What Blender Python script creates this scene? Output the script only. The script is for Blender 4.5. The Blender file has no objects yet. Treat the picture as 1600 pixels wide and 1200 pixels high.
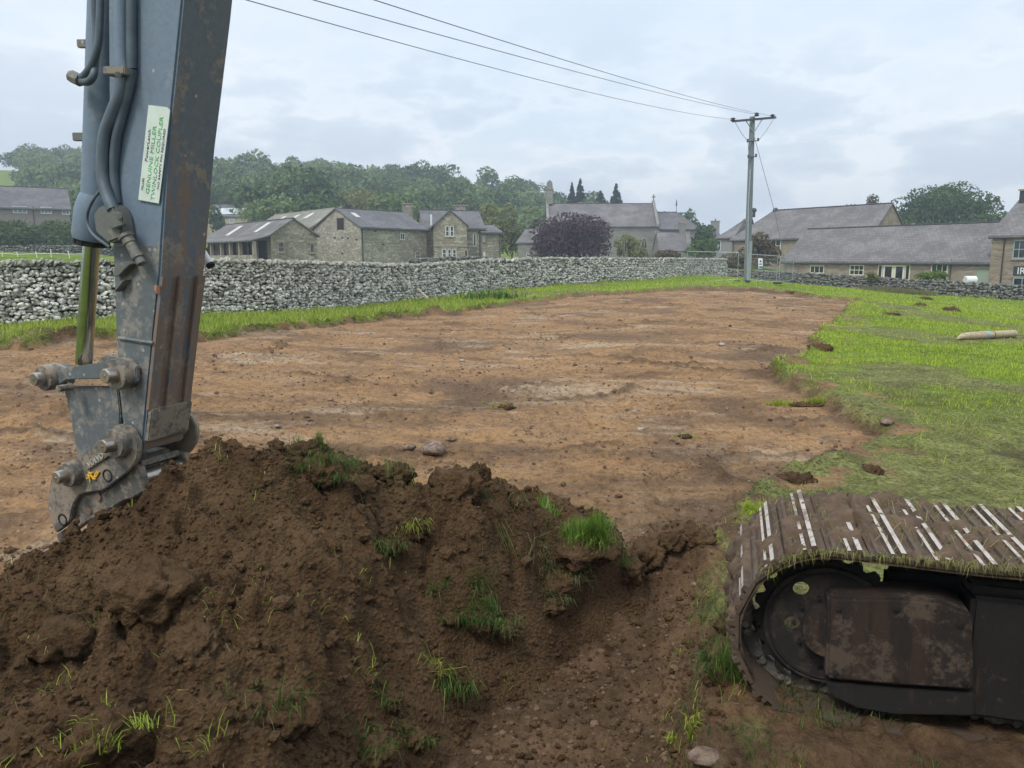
import bpy, bmesh, math, random
import numpy as np
from mathutils import Vector, Matrix, Euler
random.seed(7); RNG = np.random.default_rng(11)
S = bpy.context.scene; COL = S.collection
R = math.radians
# ------------------------------------------------------------------ camera, world, sun, exposure
EYE = np.array([0., 0., 2.3]); PITCH = R(9.3); FPX = 1200.0
cd = bpy.data.cameras.new('camera'); cam = bpy.data.objects.new('camera', cd); COL.objects.link(cam)
cam.location = tuple(EYE); cam.rotation_euler = (R(90) - PITCH, 0, 0)
cd.sensor_width = 36; cd.lens = 27.0; cd.clip_start = 0.05; cd.clip_end = 4000; S.camera = cam
S.view_settings.view_transform = 'Standard'; S.view_settings.look = 'None'
S.view_settings.exposure = 0.50; S.view_settings.gamma = 1.0; S.view_settings.use_curve_mapping = False
SUN_EL, SUN_AZ = R(52), R(215)          # azimuth from +Y clockwise
W = bpy.data.worlds.new('World'); S.world = W; W.use_nodes = True
wn, wl = W.node_tree.nodes, W.node_tree.links; wn.clear()
def wnode(t, **k):
    n = wn.new(t)
    for a, v in k.items(): setattr(n, a, v)
    return n
sky = wnode('ShaderNodeTexSky', sky_type='NISHITA', sun_disc=False)
sky.sun_elevation = SUN_EL; sky.sun_rotation = SUN_AZ; sky.air_density = 1.4; sky.dust_density = 2.5
bg1 = wnode('ShaderNodeBackground'); bg1.inputs[1].default_value = 0.12; wl.new(sky.outputs[0], bg1.inputs[0])
tc = wnode('ShaderNodeTexCoord'); sep = wnode('ShaderNodeSeparateXYZ'); wl.new(tc.outputs['Generated'], sep.inputs[0])
def wmath(op, a, b=None, c=None):
    n = wnode('ShaderNodeMath', operation=op)
    for i, v in enumerate((a, b, c)):
        if v is None: continue
        if isinstance(v, (int, float)): n.inputs[i].default_value = v
        else: wl.new(v, n.inputs[i])
    return n.outputs[0]
def wramp(f, pts):
    n = wnode('ShaderNodeValToRGB'); e = n.color_ramp.elements
    while len(e) > 1: e.remove(e[-1])
    e[0].position = pts[0][0]; e[0].color = (*pts[0][1], 1)
    for p, c in pts[1:]:
        x = e.new(p); x.color = (*c, 1)
    wl.new(f, n.inputs[0]); return n.outputs[0]
def wmix(f, a, b):
    n = wnode('ShaderNodeMix', data_type='RGBA'); 
    if isinstance(f, float): n.inputs[0].default_value = f
    else: wl.new(f, n.inputs[0])
    wl.new(a, n.inputs[6]) if not isinstance(a, tuple) else setattr(n.inputs[6], 'default_value', (*a, 1))
    wl.new(b, n.inputs[7]) if not isinstance(b, tuple) else setattr(n.inputs[7], 'default_value', (*b, 1))
    return n.outputs[2]
zc = wmath('MAXIMUM', sep.outputs[2], 0.0)
den = wmath('ADD', zc, 0.16)
cx, cy = wmath('DIVIDE', sep.outputs[0], den), wmath('DIVIDE', sep.outputs[1], den)
comb = wnode('ShaderNodeCombineXYZ'); wl.new(cx, comb.inputs[0]); wl.new(cy, comb.inputs[1])
def wnoise(scale, det, rough, loc, vec=None, sc=(1, 1, 1)):
    m = wnode('ShaderNodeMapping'); m.inputs[1].default_value = loc; m.inputs[3].default_value = sc
    wl.new(vec or comb.outputs[0], m.inputs[0])
    n = wnode('ShaderNodeTexNoise'); n.inputs['Scale'].default_value = scale; n.inputs['Detail'].default_value = det
    n.inputs['Roughness'].default_value = rough; wl.new(m.outputs[0], n.inputs['Vector']); return n.outputs[0]
nb = wnoise(0.75, 4, 0.5, (3.1, 1.7, 0))                       # broad high layer
base_c = wramp(nb, [(0.30, (0.53, 0.64, 0.74)), (0.5, (0.62, 0.70, 0.775)), (0.70, (0.72, 0.765, 0.81))])
# low cumulus banks: only near the horizon, in direction space
nl = wnoise(5.2, 7, 0.58, (0.35, 0.2, 0.1), tc.outputs['Generated'], (1, 1, 2.6))
elev = wramp(zc, [(0.0, (1, 1, 1)), (0.13, (0.9, 0.9, 0.9)), (0.21, (0.55,) * 3), (0.30, (0, 0, 0))])
low = wramp(nl, [(0.47, (0, 0, 0)), (0.60, (1, 1, 1))])
lowf = wmath('MULTIPLY', wmath('MULTIPLY', low, elev), 0.9)
edge = wramp(nl, [(0.40, (0, 0, 0)), (0.485, (1, 1, 1)), (0.54, (0, 0, 0))])
edgef = wmath('MULTIPLY', wmath('MULTIPLY', edge, elev), 0.55)
hz = wramp(zc, [(0.0, (1, 1, 1)), (0.16, (0.45,) * 3), (0.34, (0, 0, 0))])
c1 = wmix(wmath('MULTIPLY', hz, 0.55), base_c, (0.75, 0.775, 0.81))
c2 = wmix(edgef, c1, (0.86, 0.87, 0.885))
c3 = wmix(lowf, c2, (0.50, 0.565, 0.655))
up = wramp(zc, [(0.0, (.985, .99, .995)), (0.35, (.96, .975, 1.0)), (1.0, (1.6, 1.6, 1.6))])
vm = wnode('ShaderNodeVectorMath', operation='MULTIPLY'); wl.new(c3, vm.inputs[0]); wl.new(up, vm.inputs[1])
bg2 = wnode('ShaderNodeBackground'); bg2.inputs[1].default_value = 1.0; wl.new(vm.outputs[0], bg2.inputs[0])
ms = wnode('ShaderNodeMixShader'); ms.inputs[0].default_value = 0.9; wl.new(bg1.outputs[0], ms.inputs[1]); wl.new(bg2.outputs[0], ms.inputs[2])
wo = wnode('ShaderNodeOutputWorld'); wl.new(ms.outputs[0], wo.inputs[0])
sl = bpy.data.lights.new('sun', 'SUN'); sl.energy = 1.5; sl.angle = R(14); sl.color = (1, 0.96, 0.9)
so = bpy.data.objects.new('sun', sl); COL.objects.link(so)
sd = Vector((math.sin(SUN_AZ) * math.cos(SUN_EL), math.cos(SUN_AZ) * math.cos(SUN_EL), math.sin(SUN_EL)))
so.rotation_euler = sd.to_track_quat('Z', 'Y').to_euler()

# ------------------------------------------------------------------ pixel <-> world helpers (photo is 1600x1200)
FW = np.array([0, math.cos(PITCH), -math.sin(PITCH)]); UP = np.array([0, math.sin(PITCH), math.cos(PITCH)])
def ray(px, py):
    d = FW + (px - 800) / FPX * np.array([1., 0, 0]) + (600 - py) / FPX * UP
    return d / d[1]                      # scaled so that y advances 1 per unit: point = EYE + d*depth
def P(px, py, depth): return EYE + ray(px, py) * depth
def XY(px, depth): return np.array([(px - 800) / FPX * depth / math.cos(PITCH) * 1.0, depth])   # near horizon
def XYh(px, py, depth): return P(px, py, depth)[:2]
# ------------------------------------------------------------------ numpy noise
def _h(ix, iy, s):
    n = (ix.astype(np.int64) * 374761393 + iy.astype(np.int64) * 668265263 + s * 1442695041) & 0xffffffff
    n = ((n ^ (n >> 13)) * 1274126177) & 0xffffffff
    return ((n ^ (n >> 16)) & 0xffffff) / float(0xffffff)
def perlin(x, y, s=0):
    x = np.asarray(x, float); y = np.asarray(y, float)
    ix, iy = np.floor(x), np.floor(y); fx, fy = x - ix, y - iy
    u, v = fx * fx * fx * (fx * (fx * 6 - 15) + 10), fy * fy * fy * (fy * (fy * 6 - 15) + 10)
    def g(a, b):
        t = _h(ix + a, iy + b, s) * 2 * np.pi
        return np.cos(t) * (fx - a) + np.sin(t) * (fy - b)
    return ((1 - u) * (1 - v) * g(0, 0) + u * (1 - v) * g(1, 0) + (1 - u) * v * g(0, 1) + u * v * g(1, 1)) * 1.5
def fbm(x, y, s=0, o=4, gain=.5):
    r = 0; a = 1; f = 1
    for k in range(o): r = r + a * perlin(x * f + k * 7.3, y * f - k * 3.1, s + k); a *= gain; f *= 2.03
    return r
def clods(x, y, cell, dens, s, sharp=.5):
    """rounded lumps scattered on a grid, metres high"""
    x = x / cell; y = y / cell; ix, iy = np.floor(x), np.floor(y); out = np.zeros_like(x)
    for a in (-1, 0, 1):
        for b in (-1, 0, 1):
            gx, gy = ix + a, iy + b
            px = gx + _h(gx, gy, s); py = gy + _h(gx, gy, s + 1); r = .25 + .5 * _h(gx, gy, s + 2)
            keep = _h(gx, gy, s + 3) < dens
            d = np.hypot(x - px, y - py) / r
            h = np.where((d < 1) & keep, np.power(np.clip(1 - d * d, 0, 1), sharp) * r * .6, 0)
            out = np.maximum(out, h)
    return out * cell
def sstep(a, b, x):
    t = np.clip((x - a) / (b - a), 0, 1); return t * t * (3 - 2 * t)
def tps_fit(X, z, lam=1e-3):
    X = np.asarray(X, float); n = len(X)
    d = np.linalg.norm(X[:, None] - X[None], axis=2); K = np.where(d > 0, d * d * np.log(d + 1e-12), 0) + lam * np.eye(n)
    Pm = np.c_[np.ones(n), X]; A = np.block([[K, Pm], [Pm.T, np.zeros((3, 3))]])
    return X, np.linalg.solve(A, np.r_[z, np.zeros(3)])
def tps_eval(m, Q):
    X, w = m; out = w[-3] + Q @ w[-2:]
    for i in range(len(X)):
        d2 = ((Q - X[i]) ** 2).sum(1); out = out + w[i] * .5 * d2 * np.log(d2 + 1e-20)
    return out
# ------------------------------------------------------------------ terrain
WALL_PX = [(-160, 514, 411), (0, 507, 410), (320, 490, 406), (440, 486, 409), (550, 480, 412), (640, 473, 415), (700, 464, 411), (760, 456, 407), (840, 448, 404), (1000, 440, 404), (1135, 434, 405)]
WALL_H = 1.6
WALL = []
for px, yb, yt in WALL_PX:
    D = 20.0
    for _ in range(8):
        zb = P(px, yb, D)[2]; zt = P(px, yt, D)[2]; D *= WALL_H / (zt - zb)
    p = P(px, yb, D); WALL.append((p[0], p[1], p[2], p[2] + WALL_H))
RW_PX = [(1125, 436, 421, 80), (1240, 443, 426, 74), (1320, 449, 431, 69), (1400, 457, 436, 64), (1500, 463, 441, 60), (1600, 470, 447, 57), (1800, 483, 459, 52)]
RWALL = [(*P(px, yb, D)[:2], P(px, yb, D)[2], P(px, yt, D)[2]) for px, yb, yt, D in RW_PX]
ctl = []                                 # (x, y, z)
for a in ((0, 0, 0), (3, 4, 0), (-3, 4, 0), (8, 5, 0), (-7, 5, .05), (0, 7.5, .05), (5, 8, .0), (10, 8, 0), (-9, 9, .2), (-2, 12, .38), (5, 12, .28), (12, 12, .1), (-7, 13, .5), (-16, 14, .6), (14, 19, .2), (0, 2, 0), (4, 1.5, 0), (-5, 1.5, 0)): ctl.append(a)
for w in WALL[::2] + [WALL[-1]]: ctl.append((w[0], w[1], w[2]))
for w in RWALL: ctl.append((w[0], w[1], w[2]))
for px, py, D in ((1540, 530, 20), (1560, 492, 38), (1167, 438, 56), (1000, 452, 42.4), (1000, 446, 46.8), (1060, 444, 53), (1100, 447, 46.6), (900, 456, 38), (1400, 470, 40), (1300, 461, 48), (900, 465, 33), (1100, 455, 39.2),
    (0, 399, 45), (100, 397, 60), (260, 410, 42), (330, 413, 45), (500, 426, 50), (640, 421, 52), (700, 414, 62), (900, 407, 75), (1100, 408, 95), (0, 385, 110), (110, 385, 120), (300, 420, 100), (500, 424, 100), (700, 420, 104), (900, 408, 140), (1100, 412, 140), (1250, 425, 110), (1400, 432, 95), (1550, 440, 80), (1700, 446, 80),
    (80, 345, 200), (400, 352, 200), (600, 362, 200), (800, 378, 200), (1000, 396, 220), (1200, 398, 220), (1500, 396, 200),
    (-300, 290, 320), (-40, 268, 320), (20, 264, 320), (110, 284, 320), (340, 292, 330), (500, 297, 330), (600, 305, 330), (700, 318, 330), (830, 337, 330), (900, 352, 330), (1000, 385, 350), (1200, 392, 350),
    (1330, 350, 400), (1400, 335, 400), (1600, 345, 400), (1800, 350, 400), (-300, 320, 520), (100, 320, 520), (500, 340, 520), (900, 390, 520), (1400, 360, 520)):
    ctl.append(tuple(P(px, py, D)))
def warp(x, y):
    r = np.hypot(x, y); th = np.arctan2(x, np.maximum(y, -1e9))
    th = np.clip(th, -1.0, 1.0)
    return np.c_[np.log(r + 3.0), th * 1.3]
_c = np.array(ctl)
TM = tps_fit(warp(_c[:, 0], _c[:, 1]), _c[:, 2], 2e-3)
def T(x, y):
    x = np.atleast_1d(np.asarray(x, float)); y = np.atleast_1d(np.asarray(y, float))
    r = np.minimum(np.hypot(x, y), 700); k = r / np.maximum(np.hypot(x, y), 1e-9)
    z = tps_eval(TM, warp(x * k, y * k))
    r0 = np.hypot(x, y); f = sstep(3.2, 5.5, r0); back = sstep(.9, 1.5, np.abs(np.arctan2(x, y)))
    return z * f * (1 - back) + back * f * np.clip((r0 - 6) * .02, 0, 2)
def march(fn, px, py, t0=2.0, t1=900, n=500):
    d = ray(px, py); ts = np.geomspace(t0, t1, n); q = EYE + ts[:, None] * d
    below = fn(q[:, 0], q[:, 1]) > q[:, 2]
    i = int(np.argmax(below)) if below.any() else n - 1
    if i == 0: return q[0]
    a, b = ts[i - 1], ts[i]
    for _ in range(18):
        m = (a + b) / 2; p = EYE + m * d
        if fn(np.array([p[0]]), np.array([p[1]]))[0] > p[2]: b = m
        else: a = m
    return EYE + b * d
# bare soil outline (turf edge) read off the photograph, laid on the terrain
EDGE = [(-300, 556), (-120, 540), (0, 532), (100, 524), (170, 519), (250, 524), (310, 521), (400, 509), (500, 501), (600, 490), (700, 483), (790, 470), (900, 458), (1000, 452), (1100, 447), (1130, 446), (1240, 455), (1300, 463), (1350, 467), (1325, 478), (1310, 500), (1275, 520), (1290, 545), (1235, 562), (1225, 583), (1290, 602), (1330, 628), (1385, 655), (1395, 664), (1330, 695), (1290, 722), (1240, 745), (1200, 768), (1175, 800)]
poly = [march(T, *e)[:2] for e in EDGE]
poly += [np.array(p) for p in ((1.48, 5.6), (1.38, 4.6), (1.05, 3.9), (.85, 3.3), (.8, 2.4), (.8, 1.2), (-2, .6), (-9, .6), (-16, 6))]
POLY = np.array(poly)
def sdist(x, y, poly=None):
    """signed distance to polygon, negative inside"""
    pg = POLY if poly is None else poly
    d2 = np.full(x.shape, 1e18); ins = np.zeros(x.shape, bool); n = len(pg)
    for i in range(n):
        ax, ay = pg[i]; bx, by = pg[(i + 1) % n]; ex, ey = bx - ax, by - ay
        t = np.clip(((x - ax) * ex + (y - ay) * ey) / (ex * ex + ey * ey), 0, 1)
        d2 = np.minimum(d2, (x - ax - t * ex) ** 2 + (y - ay - t * ey) ** 2)
        c = ((ay > y) != (by > y)) & (x < (bx - ax) * (y - ay) / (by - ay + 1e-18) + ax); ins ^= c
    return np.where(ins, -1, 1) * np.sqrt(d2)
def soil_sd(x, y):
    r = np.hypot(x, y)
    return sdist(x, y) + (perlin(x * .9, y * .9, 5) * .28 + perlin(x * 3.1, y * 3.1, 6) * .10 + perlin(x * 9, y * 9, 61) * .04) * sstep(3, 9, r) 
TRENCH = np.array([(1.3, 5.5), (.9, 6.1), (-.2, 5.9), (-3, 5.5), (-3, 2), (-1, 1), (.9, 1), (.8, 3.2), (1.05, 4.2)])
TRK = P(1300, 800, 3.42)[:2]
FR = [(*march(T, px, py)[:2], w) for px, py, w in ((1095, 449, 1.2), (1130, 449, 1.3), (1160, 451, 1.3), (1190, 453, 1.2), (1222, 455, 1.2), (1250, 459, .6), (30, 524, .9), (110, 521, .8), (420, 511, .6), (700, 485, .8))]
def G(x, y, full=False):
    """ground surface: turf level, scraped soil level, trench, clods"""
    x = np.atleast_1d(np.asarray(x, float)); y = np.atleast_1d(np.asarray(y, float)); r = np.hypot(x, y)
    z = T(x, y); sd = soil_sd(x, y); near = r < 75
    m = 1 - sstep(-.16, .05, sd)                           # 1 = bare soil
    far = 1 - sstep(60, 75, r); m = m * far
    td = sdist(x, y, TRENCH); tr = 1 - sstep(-.35, .25, td)
    z = z - .20 * m - .16 * tr
    nf = 1 - sstep(25, 50, r)
    soilz = fbm(x * .55, y * .8, 20, 3) * .035 + fbm(x * 2.2, y * 3.0, 21, 4) * .018
    rut = perlin(x * .35 + y * .12, y * 1.9 - x * .25, 31) * .03 + perlin(x * .8, y * 4.2, 33) * .012
    ph = x * .35 + y + .5 * perlin(x * .25, y * .25, 35); teeth = np.sin(ph * 2 * np.pi / .17 + 2 * perlin(x * 1.2, y * 1.2, 36)) * sstep(.0, .3, perlin(x * .3, y * .45, 37)) * .010
    ph2 = x * .8 - y * .5; trk = np.maximum(np.sin(ph2 * 2 * np.pi / .2), 0) * sstep(.15, .35, perlin((x + .6 * y) * .5, (y - .6 * x) * .12, 38)) * .02
    patch = sstep(-.1, .45, fbm(x * .35, y * .5, 40, 3))
    cl = clods(x + .05 * perlin(x * 9, y * 9, 3), y + .05 * perlin(x * 9, y * 9, 4), .16, .16, 50) * (.25 + .75 * patch) + clods(x, y, .07, .3, 55) * (.35 + .4 * patch) + clods(x, y, .45, .05, 58) * .35 * patch
    rib = np.exp(-(perlin(x * .2 + y * .06, y * .5 - x * .04, 39) / .045) ** 2) * sstep(-.05, .25, perlin(x * .28, y * .5, 41)) * (r < 60); ribh = rib * (.02 + .9 * clods(x, y, .17, .7, 42) + .7 * clods(x, y, .08, .6, 43))
    z = z + m * (ribh + soilz + rut + teeth + trk + cl * np.where(r < 30, 1, .6))
    crumb = clods(x, y, .11, .55, 63) + clods(x, y, .26, .3, 64) * .8 + clods(x, y, .05, .6, 66)
    ridge = np.exp(-((sd + .02) / .16) ** 2) * far                     # spill of loose soil along the turf edge
    rn = sstep(.0, .35, perlin(x * .45, y * .45, 71) + .05)
    z = z + ridge * rn * (.05 + crumb * .8) + tr * m * crumb * .35
    # disturbed bank right of the trench and soil pushed at far end by the pole
    b1 = np.exp(-(((x - 1.55) / .75) ** 2 + ((y - 6.3) / .9) ** 2)); z = z + b1 * (.10 + crumb * .9)
    b2 = np.exp(-(((x - 1.15) / .62) ** 4 + ((y - 5.85) / .36) ** 2)); z = z + b2 * (.17 + crumb * 1.2 + clods(x + .06 * perlin(x * 6, y * 6, 8), y, .32, .8, 161) * .7)
    ts = (x - TRK[0]) * .961 - (y - TRK[1]) * .2756; tw = (x - TRK[0]) * .2756 + (y - TRK[1]) * .961      # along / across the digger track
    berm = sstep(-.95, -.45, ts) * sstep(-.75, -.15, tw) * (1 - sstep(1.0, 1.25, tw)) * (1 - sstep(.5, 2.2, ts)); z = z + berm * (.085 + .03 * perlin(x * 4, y * 4, 72))
    b3 = sstep(-1.0, -.5, ts) * (1 - sstep(1.15, 1.5, tw)) * (tw < 1.6) * (ts < 6); z = z + b3 * (clods(x, y, .11, .55, 63) + clods(x, y, .05, .6, 66) + fbm(x * 9, y * 9, 68, 3) * .014) * .7
    for fx_, fy_, fw_ in FR: fr_ = np.exp(-(((x - fx_) / fw_) ** 2 + ((y - fy_) / .55) ** 2)); z = z + fr_ * (.07 + .4 * clods(x, y, .8, .6, 69) + .12 * perlin(x * 1.3, y * 1.3, 70)); b2 = b2 + fr_
    tuss = (fbm(x * 1.1, y * 1.1, 80, 3) * .03 + fbm(x * 5, y * 5, 82, 2) * .012) * (1 - m)
    z = z + tuss * sstep(2, 5, r) * (1 - sstep(80, 120, r))
    if full: return z, m, tr, sd, rib, b1 + b2 + b3 * 1.2, ridge * rn
    return z
# heap
HC = []
for px, py, D in ((-120, 930, 3.9), (0, 905, 4.0), (60, 868, 4.15), (100, 850, 4.2), (160, 812, 4.25), (230, 765, 4.3), (290, 730, 4.35), (345, 703, 4.4), (430, 692, 4.5), (470, 705, 4.6), (530, 728, 4.7), (580, 738, 4.8), (640, 745, 4.9), (700, 745, 5.05), (760, 742, 5.2), (830, 758, 5.25), (890, 776, 5.3), (950, 815, 5.35), (1000, 850, 5.4)):
    p = P(px, py, D); HC.append(tuple(p)); HC.append((p[0], p[1] + .75, p[2] - .62)); HC.append((p[0], p[1] + 1.3, -.3))
for px, py, D in ((0, 1200, 2.5), (250, 1200, 2.55), (500, 1200, 2.8), (600, 1150, 3.25), (0, 1050, 3.1), (250, 1000, 3.3), (100, 940, 3.6), (400, 780, 4.15), (300, 830, 3.95), (450, 1000, 3.4), (450, 850, 3.9), (640, 900, 4.1), (640, 1000, 3.75), (540, 800, 4.35), (780, 900, 4.5), (700, 820, 4.6), (780, 990, 4.25), (870, 850, 4.85), (900, 890, 5.0), (1000, 900, 5.35)):
    HC.append(tuple(P(px, py, D)))
HC += [(.10, 3.65, -.25), (.05, 3.3, -.28), (.05, 2.8, -.28), (.02, 2.3, -.28), (-.2, 3.1, -.08), (.25, 4.2, -.25), (-.6, 2.7, .15), (.6, 4.8, -.2)]
HC += [(1.7, 5.9, -.4), (1.3, 4.7, -.4), (.8, 3.6, -.4), (.35, 2.8, -.4), (.2, 1.8, -.35), (-5.4, 3, .2), (-6, 5, -.3), (-4.6, 1.5, .4), (-2, 1.5, .4), (2, 5, -.5), (-5, 5.4, -.4)]
_hc = np.array(HC); HM = tps_fit(_hc[:, :2], _hc[:, 2], 2e-3)
def H(x, y):
    x = np.atleast_1d(np.asarray(x, float)); y = np.atleast_1d(np.asarray(y, float))
    wx = x + .10 * perlin(x * 2.3, y * 2.3, 101) + .03 * perlin(x * 8, y * 8, 102); wy = y + .10 * perlin(x * 2.3, y * 2.3, 103) + .03 * perlin(x * 8, y * 8, 104)
    z = tps_eval(HM, np.c_[x + .26 * sstep(-1.5, -.2, x) * (1 - .35 * sstep(4.3, 5.1, y)), y]) - .09 * sstep(-.4, .4, x) * sstep(4.2, 4.7, y)
    z = z - .15 * sstep(-1.1, .1, x) * (1 - sstep(4.4, 5.1, y))
    amp = sstep(-.12, .38, z)
    big = clods(wx, wy, .75, .55, 110, .7) * .30 + clods(wx, wy, .42, .6, 114, .6) * .34
    bil = np.abs(fbm(wx * 1.7, wy * 1.7, 120, 4)) * -.10 + np.minimum(np.abs(fbm(wx * 1.9 + 7, wy * 1.9, 150, 3)), .28) * .20 + np.minimum(np.abs(fbm(wx * 5.3, wy * 5.3, 153, 3)), .25) * .085 * sstep(-.2, .3, perlin(x * 1.3, y * 1.3, 156)) + fbm(x * 5, y * 5, 121, 4, .6) * .022
    mid = clods(wx, wy, .2, .5, 124) * .42
    pn = sstep(-.25, .35, perlin(x * 1.1, y * 1.1, 133))
    fine = (clods(x, y, .085, .6, 128) * .5 + clods(x, y, .04, .7, 132) * .6 + clods(x, y, .022, .8, 137) * .6) * (.3 + .7 * pn) + fbm(x * 22, y * 22, 140, 3, .6) * .006
    return z + amp * (big + bil * 1.5 + mid * 1.7 * (.3 + .7 * pn) + fine * 1.9) - .085
def surf(x, y): return np.maximum(G(x, y), H(x, y))
def surf1(x, y): return float(surf(np.array([x]), np.array([y]))[0])
def on(px, py, t0=2.0): return march(surf, px, py, t0)
# ------------------------------------------------------------------ object helpers
def tag(o, label=None, cat=None, group=None, kind=None):
    if label: o['label'] = label
    if cat: o['category'] = cat
    if group: o['group'] = group
    if kind: o['kind'] = kind
    return o
def link(o, parent=None, loc=None):
    COL.objects.link(o)
    if parent is not None: o.parent = parent
    if loc is not None: o.location = loc
    return o
def thing(name, loc, label, cat, group=None):
    o = bpy.data.objects.new(name, None); o.empty_display_size = .2; link(o, None, tuple(float(v) for v in loc)); return tag(o, label, cat, group)
def wloc(o):
    v = Vector((0, 0, 0))
    while o is not None: v += o.location; o = o.parent
    return v
def mesh_np(name, V, F, mats=(), mi=None, smooth=False, attrs=None):
    """V (N,3), F (M,k) one face size"""
    me = bpy.data.meshes.new(name); V = np.ascontiguousarray(V, np.float32); F = np.ascontiguousarray(F, np.int32)
    me.vertices.add(len(V)); me.vertices.foreach_set('co', V.ravel()); k = F.shape[1]
    me.loops.add(F.size); me.loops.foreach_set('vertex_index', F.ravel())
    me.polygons.add(len(F)); me.polygons.foreach_set('loop_start', np.arange(0, F.size, k, dtype=np.int32))
    me.polygons.foreach_set('loop_total', np.full(len(F), k, np.int32))
    if mi is not None: me.polygons.foreach_set('material_index', np.asarray(mi, np.int32))
    me.update(calc_edges=True)
    me.polygons.foreach_set('use_smooth', np.full(len(F), smooth))
    for m in mats: me.materials.append(m)
    for a, v in (attrs or {}).items():
        at = me.attributes.new(a, 'FLOAT', 'POINT'); at.data.foreach_set('value', np.ascontiguousarray(v, np.float32))
    return me
class MB:
    """collects shapes in world coordinates, links them as one mesh object"""
    def __init__(s): s.v = []; s.f = []; s.m = []; s.cm = 0
    def add(s, vs, fs, m=None):
        n = len(s.v); s.v += [tuple(map(float, v)) for v in vs]; s.f += [tuple(i + n for i in f) for f in fs]; s.m += [s.cm if m is None else m] * len(fs); return s
    def obox(s, o, a, b, c, m=None):
        o, a, b, c = [np.array(t, float) for t in (o, a, b, c)]
        vs = [o, o + a, o + a + b, o + b, o + c, o + a + c, o + a + b + c, o + b + c]
        fs = [(0, 3, 2, 1), (4, 5, 6, 7), (0, 1, 5, 4), (1, 2, 6, 5), (2, 3, 7, 6), (3, 0, 4, 7)]
        if np.dot(np.cross(a, b), c) < 0: fs = [f[::-1] for f in fs]
        return s.add(vs, fs, m)
    def prism(s, pts, d, m=None):
        pts = [np.array(p, float) for p in pts]; d = np.array(d, float); n = len(pts)
        nrm = np.zeros(3)
        for i in range(n): nrm += np.cross(pts[i], pts[(i + 1) % n])
        if np.dot(nrm, d) > 0: pts = pts[::-1]
        vs = pts + [p + d for p in pts]
        return s.add(vs, [tuple(range(n)), tuple(range(2 * n - 1, n - 1, -1))] + [((i + 1) % n, i, i + n, (i + 1) % n + n) for i in range(n)], m)
    def tube(s, pts, r, n=8, m=None, caps=True):
        pts = [Vector(p) for p in pts]; rs = r if hasattr(r, '__len__') else [r] * len(pts); rings = []; base = len(s.v); prev = None
        for i, p in enumerate(pts):
            t = (pts[min(i + 1, len(pts) - 1)] - pts[max(i - 1, 0)]).normalized()
            a = prev - t * prev.dot(t) if prev is not None else (Vector((0, 0, 1)).cross(t) if abs(t.z) < .9 else Vector((1, 0, 0)).cross(t))
            a.normalize(); b = t.cross(a); prev = a
            rings.append([tuple(p + (a * math.cos(2 * math.pi * k / n) + b * math.sin(2 * math.pi * k / n)) * rs[i]) for k in range(n)])
        vs = [v for g in rings for v in g]; fs = []
        for i in range(len(pts) - 1):
            for k in range(n): fs.append((i * n + k, i * n + (k + 1) % n, (i + 1) * n + (k + 1) % n, (i + 1) * n + k))
        if caps: fs.append(tuple(range(n - 1, -1, -1))); fs.append(tuple(range((len(pts) - 1) * n, len(pts) * n)))
        return s.add(vs, fs, m)
    def build(s, name, mats, parent=None, smooth=False, bevel=0, loc=None, auto=None):
        me = bpy.data.meshes.new(name); off = wloc(parent) if parent is not None else Vector(loc or (0, 0, 0))
        me.from_pydata([tuple(Vector(v) - off) for v in s.v], [], s.f); me.update()
        if not isinstance(mats, (list, tuple)): mats = [mats]
        for x in mats: me.materials.append(x)
        me.polygons.foreach_set('material_index', np.array(s.m, np.int32))
        if bevel:
            bm = bmesh.new(); bm.from_mesh(me)
            es = [e for e in bm.edges if len(e.link_faces) == 2 and e.calc_face_angle(0) > .6]
            bmesh.ops.bevel(bm, geom=es, offset=bevel, segments=2, affect='EDGES', clamp_overlap=True); bm.to_mesh(me); bm.free()
        me.polygons.foreach_set('use_smooth', np.full(len(me.polygons), bool(smooth or bevel)))
        if smooth or bevel:
            try: me.set_sharp_from_angle(angle=R(auto or 38))
            except Exception: pass
        o = bpy.data.objects.new(name, me); link(o, parent)
        if parent is None and loc: o.location = loc
        return o
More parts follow.
